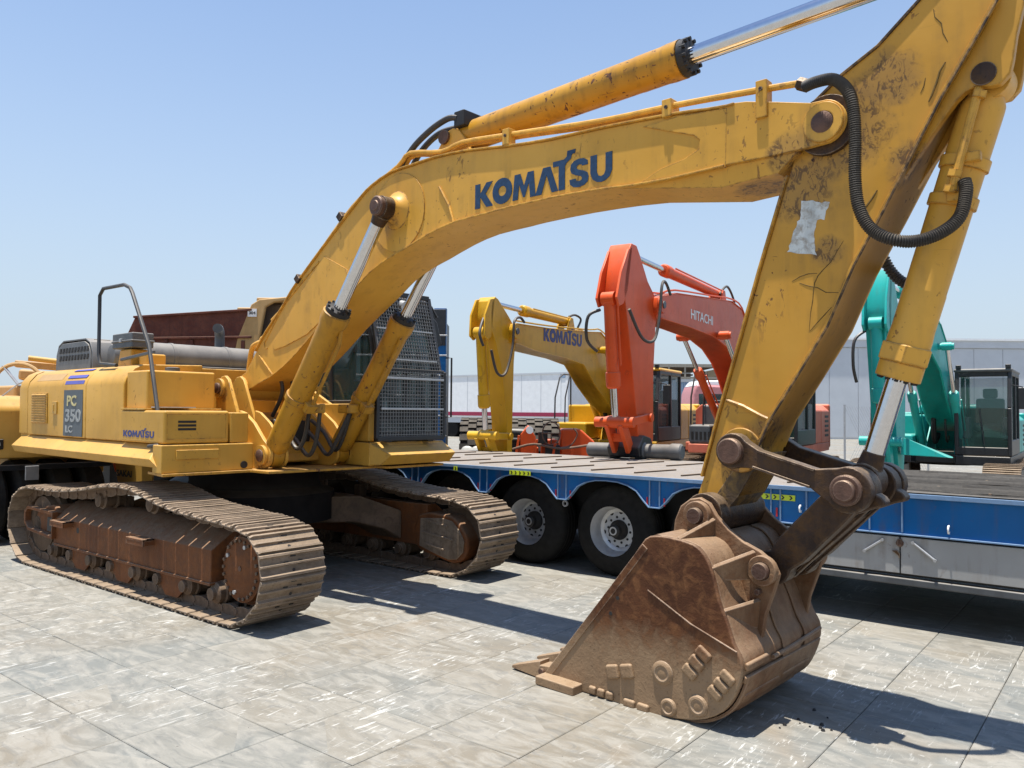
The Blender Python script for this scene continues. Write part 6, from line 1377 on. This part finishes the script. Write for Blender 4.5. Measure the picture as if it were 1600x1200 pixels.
part('tool_post', MB().prism([(-.42,.3),(-.20,.3),(-.16,1.25),(-.30,1.48),(-.46,1.30)], .0, .25), M['orange'], om, .03)
part('side_plate', MB().box(-.55,-.1,.15,.3,.4,1.05), M['orange'], om, .03)
part('engine', MB().box(-.75,-.3,.2,.6,.5,1.22), M['dark'], om, .04)
part('silencer', MB().cyl((-.85,.1,1.33),(-.30,.1,1.31),.09,20), M['black'], om)
part('drum', MB().cyl((-.7,.1,.42),(-.7,1.1,.42),.42,32), M['grey'], om)
part('drum', MB().cyl((.8,.1,.42),(.8,1.1,.42),.42,32), M['grey'], om)
sw_ = part('steering_wheel', MB().tube([Vector((.13,-.10,1.32))+Vector((.17*cos(a*pi/12),.06*cos(a*pi/12),.22*sin(a*pi/12))) for a in range(25)],.014,8), M['pin'], om)
part('wheel_spoke', MB().tube([(-.02,-.14,1.32),(.28,-.06,1.32)],.012,6).tube([(.13,-.10,1.32),(.13,-.10,1.12)],.012,6), M['pin'], sw_)
part('guard_loop', MB().tube(smoothpath([(.30,-.1,1.05),(.5,-.12,1.10),(.62,-.12,1.30),(.55,-.1,1.42)],5),.015,6), M['pin'], om)
# pale sacks
for k, (L, nm) in enumerate(((-.80,'pale dusty sack standing left of the small yellow arm, left of the two'),(-.62,'pale dusty sack next to the small yellow arm, right of the two'))):
    x, y = yard(L, 14.4); q = MB().lathe((0,0,0),(0,0,1),[(0,.12),(.06,.16),(.9,.15),(1.0,.13),(1.08,.08),(1.1,.03)],14)
    tag(part('sack', q, M['concrete']), nm, 'sack', 'pale sacks beyond the deck').location = (x, y, 0)
# white box trailer with red stripe
wx0, wy0 = yard(-6.0, 55.0); wx1, wy1 = yard(3.35, 47.6); wa = atan2(wy1-wy0, wx1-wx0); wl_ = hypot(wx1-wx0, wy1-wy0)
bt_ = empty('box_trailer', (wx0, wy0, 0), wa, 'long white box trailer with dark red stripe in the far background', 'trailer')
bx_ = part('box_body', MB().box(0,wl_,0,2.5,1.30,4.10), M['white'], bt_, .04)
part('red_stripe', MB().box(.01,wl_+.0,-.03,-.01,1.42,1.66), M['redstripe'], bx_)
part('top_rail', MB().box(0,wl_,-.04,-.01,4.0,4.10), M['offwhite'], bx_)
for k in range(8): part('panel_joint', MB().box(.9+k*1.5,.93+k*1.5,-.012,-.006,1.68,3.98), M['offwhite'], bx_)
part('skirt', MB().box(.5,wl_,.05,.15,.95,1.30), M['offwhite'], bt_, .01)
part('chassis', MB().box(.5,wl_-.3,.4,2.1,.8,1.28), M['dark'], bt_)
for x in (1.2, 2.5, 3.8, wl_-2.5): part('wheel', MB().cyl((x,.1,.5),(x,2.4,.5),.5,24), M['tyre'], bt_)
part('logo_patch', MB().box(wl_-.55,wl_-.2,-.03,-.012,3.75,3.95), M['corr'], bx_)
# shed roof, pale blue container, pink lorry
sh = yroot('open_shed', 8.4, 40, 'brown steel framed open shed roof beyond the orange excavator', 'shed')
part('roof', MB().box(-2.2,1.9,-.2,6,4.02,4.14), M['brown_steel'], sh)
part('roof_beam', MB().box(-2.2,1.9,-.25,-.2,3.42,3.52), M['tan_grey'], sh)
part('fascia', MB().box(-2.2,1.9,-.28,-.21,4.0,4.16), M['tan_grey'], sh)
for k in range(6): part('roof_post', MB().box(-2.2+k*.8,-2.12+k*.8,-.26,-.18,0,4.0), M['tan_grey'], sh)
part('back_wall', MB().box(-2.2,1.9,5.9,6,0,4.0), M['brown_steel'], sh)
part('side_lean_to', MB().prism([(1.95,0),(2.9,0),(2.9,3.55),(1.95,3.95)], 0, 5), M['tan_grey'], sh)
for k in range(5): part('purlin', MB().box(-2.1+k*.75,-1.6+k*.75,-.15,.1,3.58,3.66), M['brown_steel'], sh)
bb_ = yroot('corrugated_container', 7.3, 33, 'pale blue corrugated container behind the yellow cab under the shed', 'container')
part('wall', MB().box(-.5,.62,0,5,0,3.10), M['corr'], bb_)
for k in range(11): part('rib', MB().box(-.48+k*.10,-.44+k*.10,-.035,.0,.1,3.0), M['corr'], bb_, .005)
part('top_rail', MB().box(-.52,.64,-.04,.0,3.0,3.12), M['galv'], bb_)
pt = yroot('lorry', 6.4, 26, 'faded pink lorry cab with white roof and dark mirror between the cabs', 'lorry')
part('cab', MB().prism([(-.55,.6),(.65,.6),(.65,2.2),(.55,2.62),(-.38,2.66),(-.50,2.35)], 0, 1.8), M['pink'], pt, .08)
part('roof_fairing', MB().prism([(-.42,2.6),(.6,2.6),(.55,2.80),(-.25,2.80)], .1, 1.7), M['white'], pt, .06)
part('windscreen', MB().box(-.30,.50,-.015,-.005,1.75,2.35), M['glass'], pt)
part('mirror', MB().box(.15,.38,-.28,-.2,1.75,2.15), M['black'], pt, .04)
part('bumper', MB().box(-.55,.65,-.1,0,.4,.8), M['grey'], pt, .03)
for x in (-.4, .5): part('wheel', MB().cyl((x-.12,.8,.5),(x+.12,.8,.5),.5,24), M['tyre'], pt)
# pale warehouse wall on the right
ww = yroot('warehouse', 17.9, 55, 'long pale grey warehouse with plain cladding at the far right', 'warehouse')
wp = part('wall', MB().box(0,40,0,12,0,6.85), M['offwhite'], ww)
part('parapet', MB().box(-.1,40.1,-.12,-.01,6.35,6.98), M['offwhite'], ww)
part('parapet_cap', MB().box(-.12,40.12,-.2,-.12,6.86,7.0), M['white'], ww)
for k in range(20): part('cladding_panel', MB().box(.02+k*2,1.98+k*2,-.035,-.005,.1,6.3), M['offwhite'], wp, .01)
# chain link fence by the warehouse
fn = yroot('chain_link_fence', 10.2, 23, 'grey chain link fence between the orange red and teal excavators', 'fence')
for x in (-.6, .6, 1.8): part('post', MB().cyl((x,0,0),(x,0,2.0),.03,10), M['galv'], fn)
q = MB()
for k in range(34):
    x = -.6+k*.07
    if x+.9 <= 1.8: q.bar((x,0,.1),(x+.9,0,1.95),.006)
    if x+.9 <= 1.8: q.bar((x+.9,0,.1),(x,0,1.95),.006)
part('fence_mesh', q, M['galv'], fn, kind='stuff', smooth=0)
# little stones on the paving near the bucket
rg = random.Random(5)
for k in range(12):
    cx_, cy_ = 3.38+rg.gauss(0,.07), -.52+rg.gauss(0,.10); s_ = rg.uniform(.006,.014)
    q = MB().cyl((0,0,0),(0,0,s_),s_,7,s_*.6)
    o = part('oily_crumb', q, M['dark']); o.location = (cx_, cy_, 0); tag(o, 'dark crumb of grease on the paving in the bucket shadow', 'debris', 'grease crumbs in the bucket shadow')
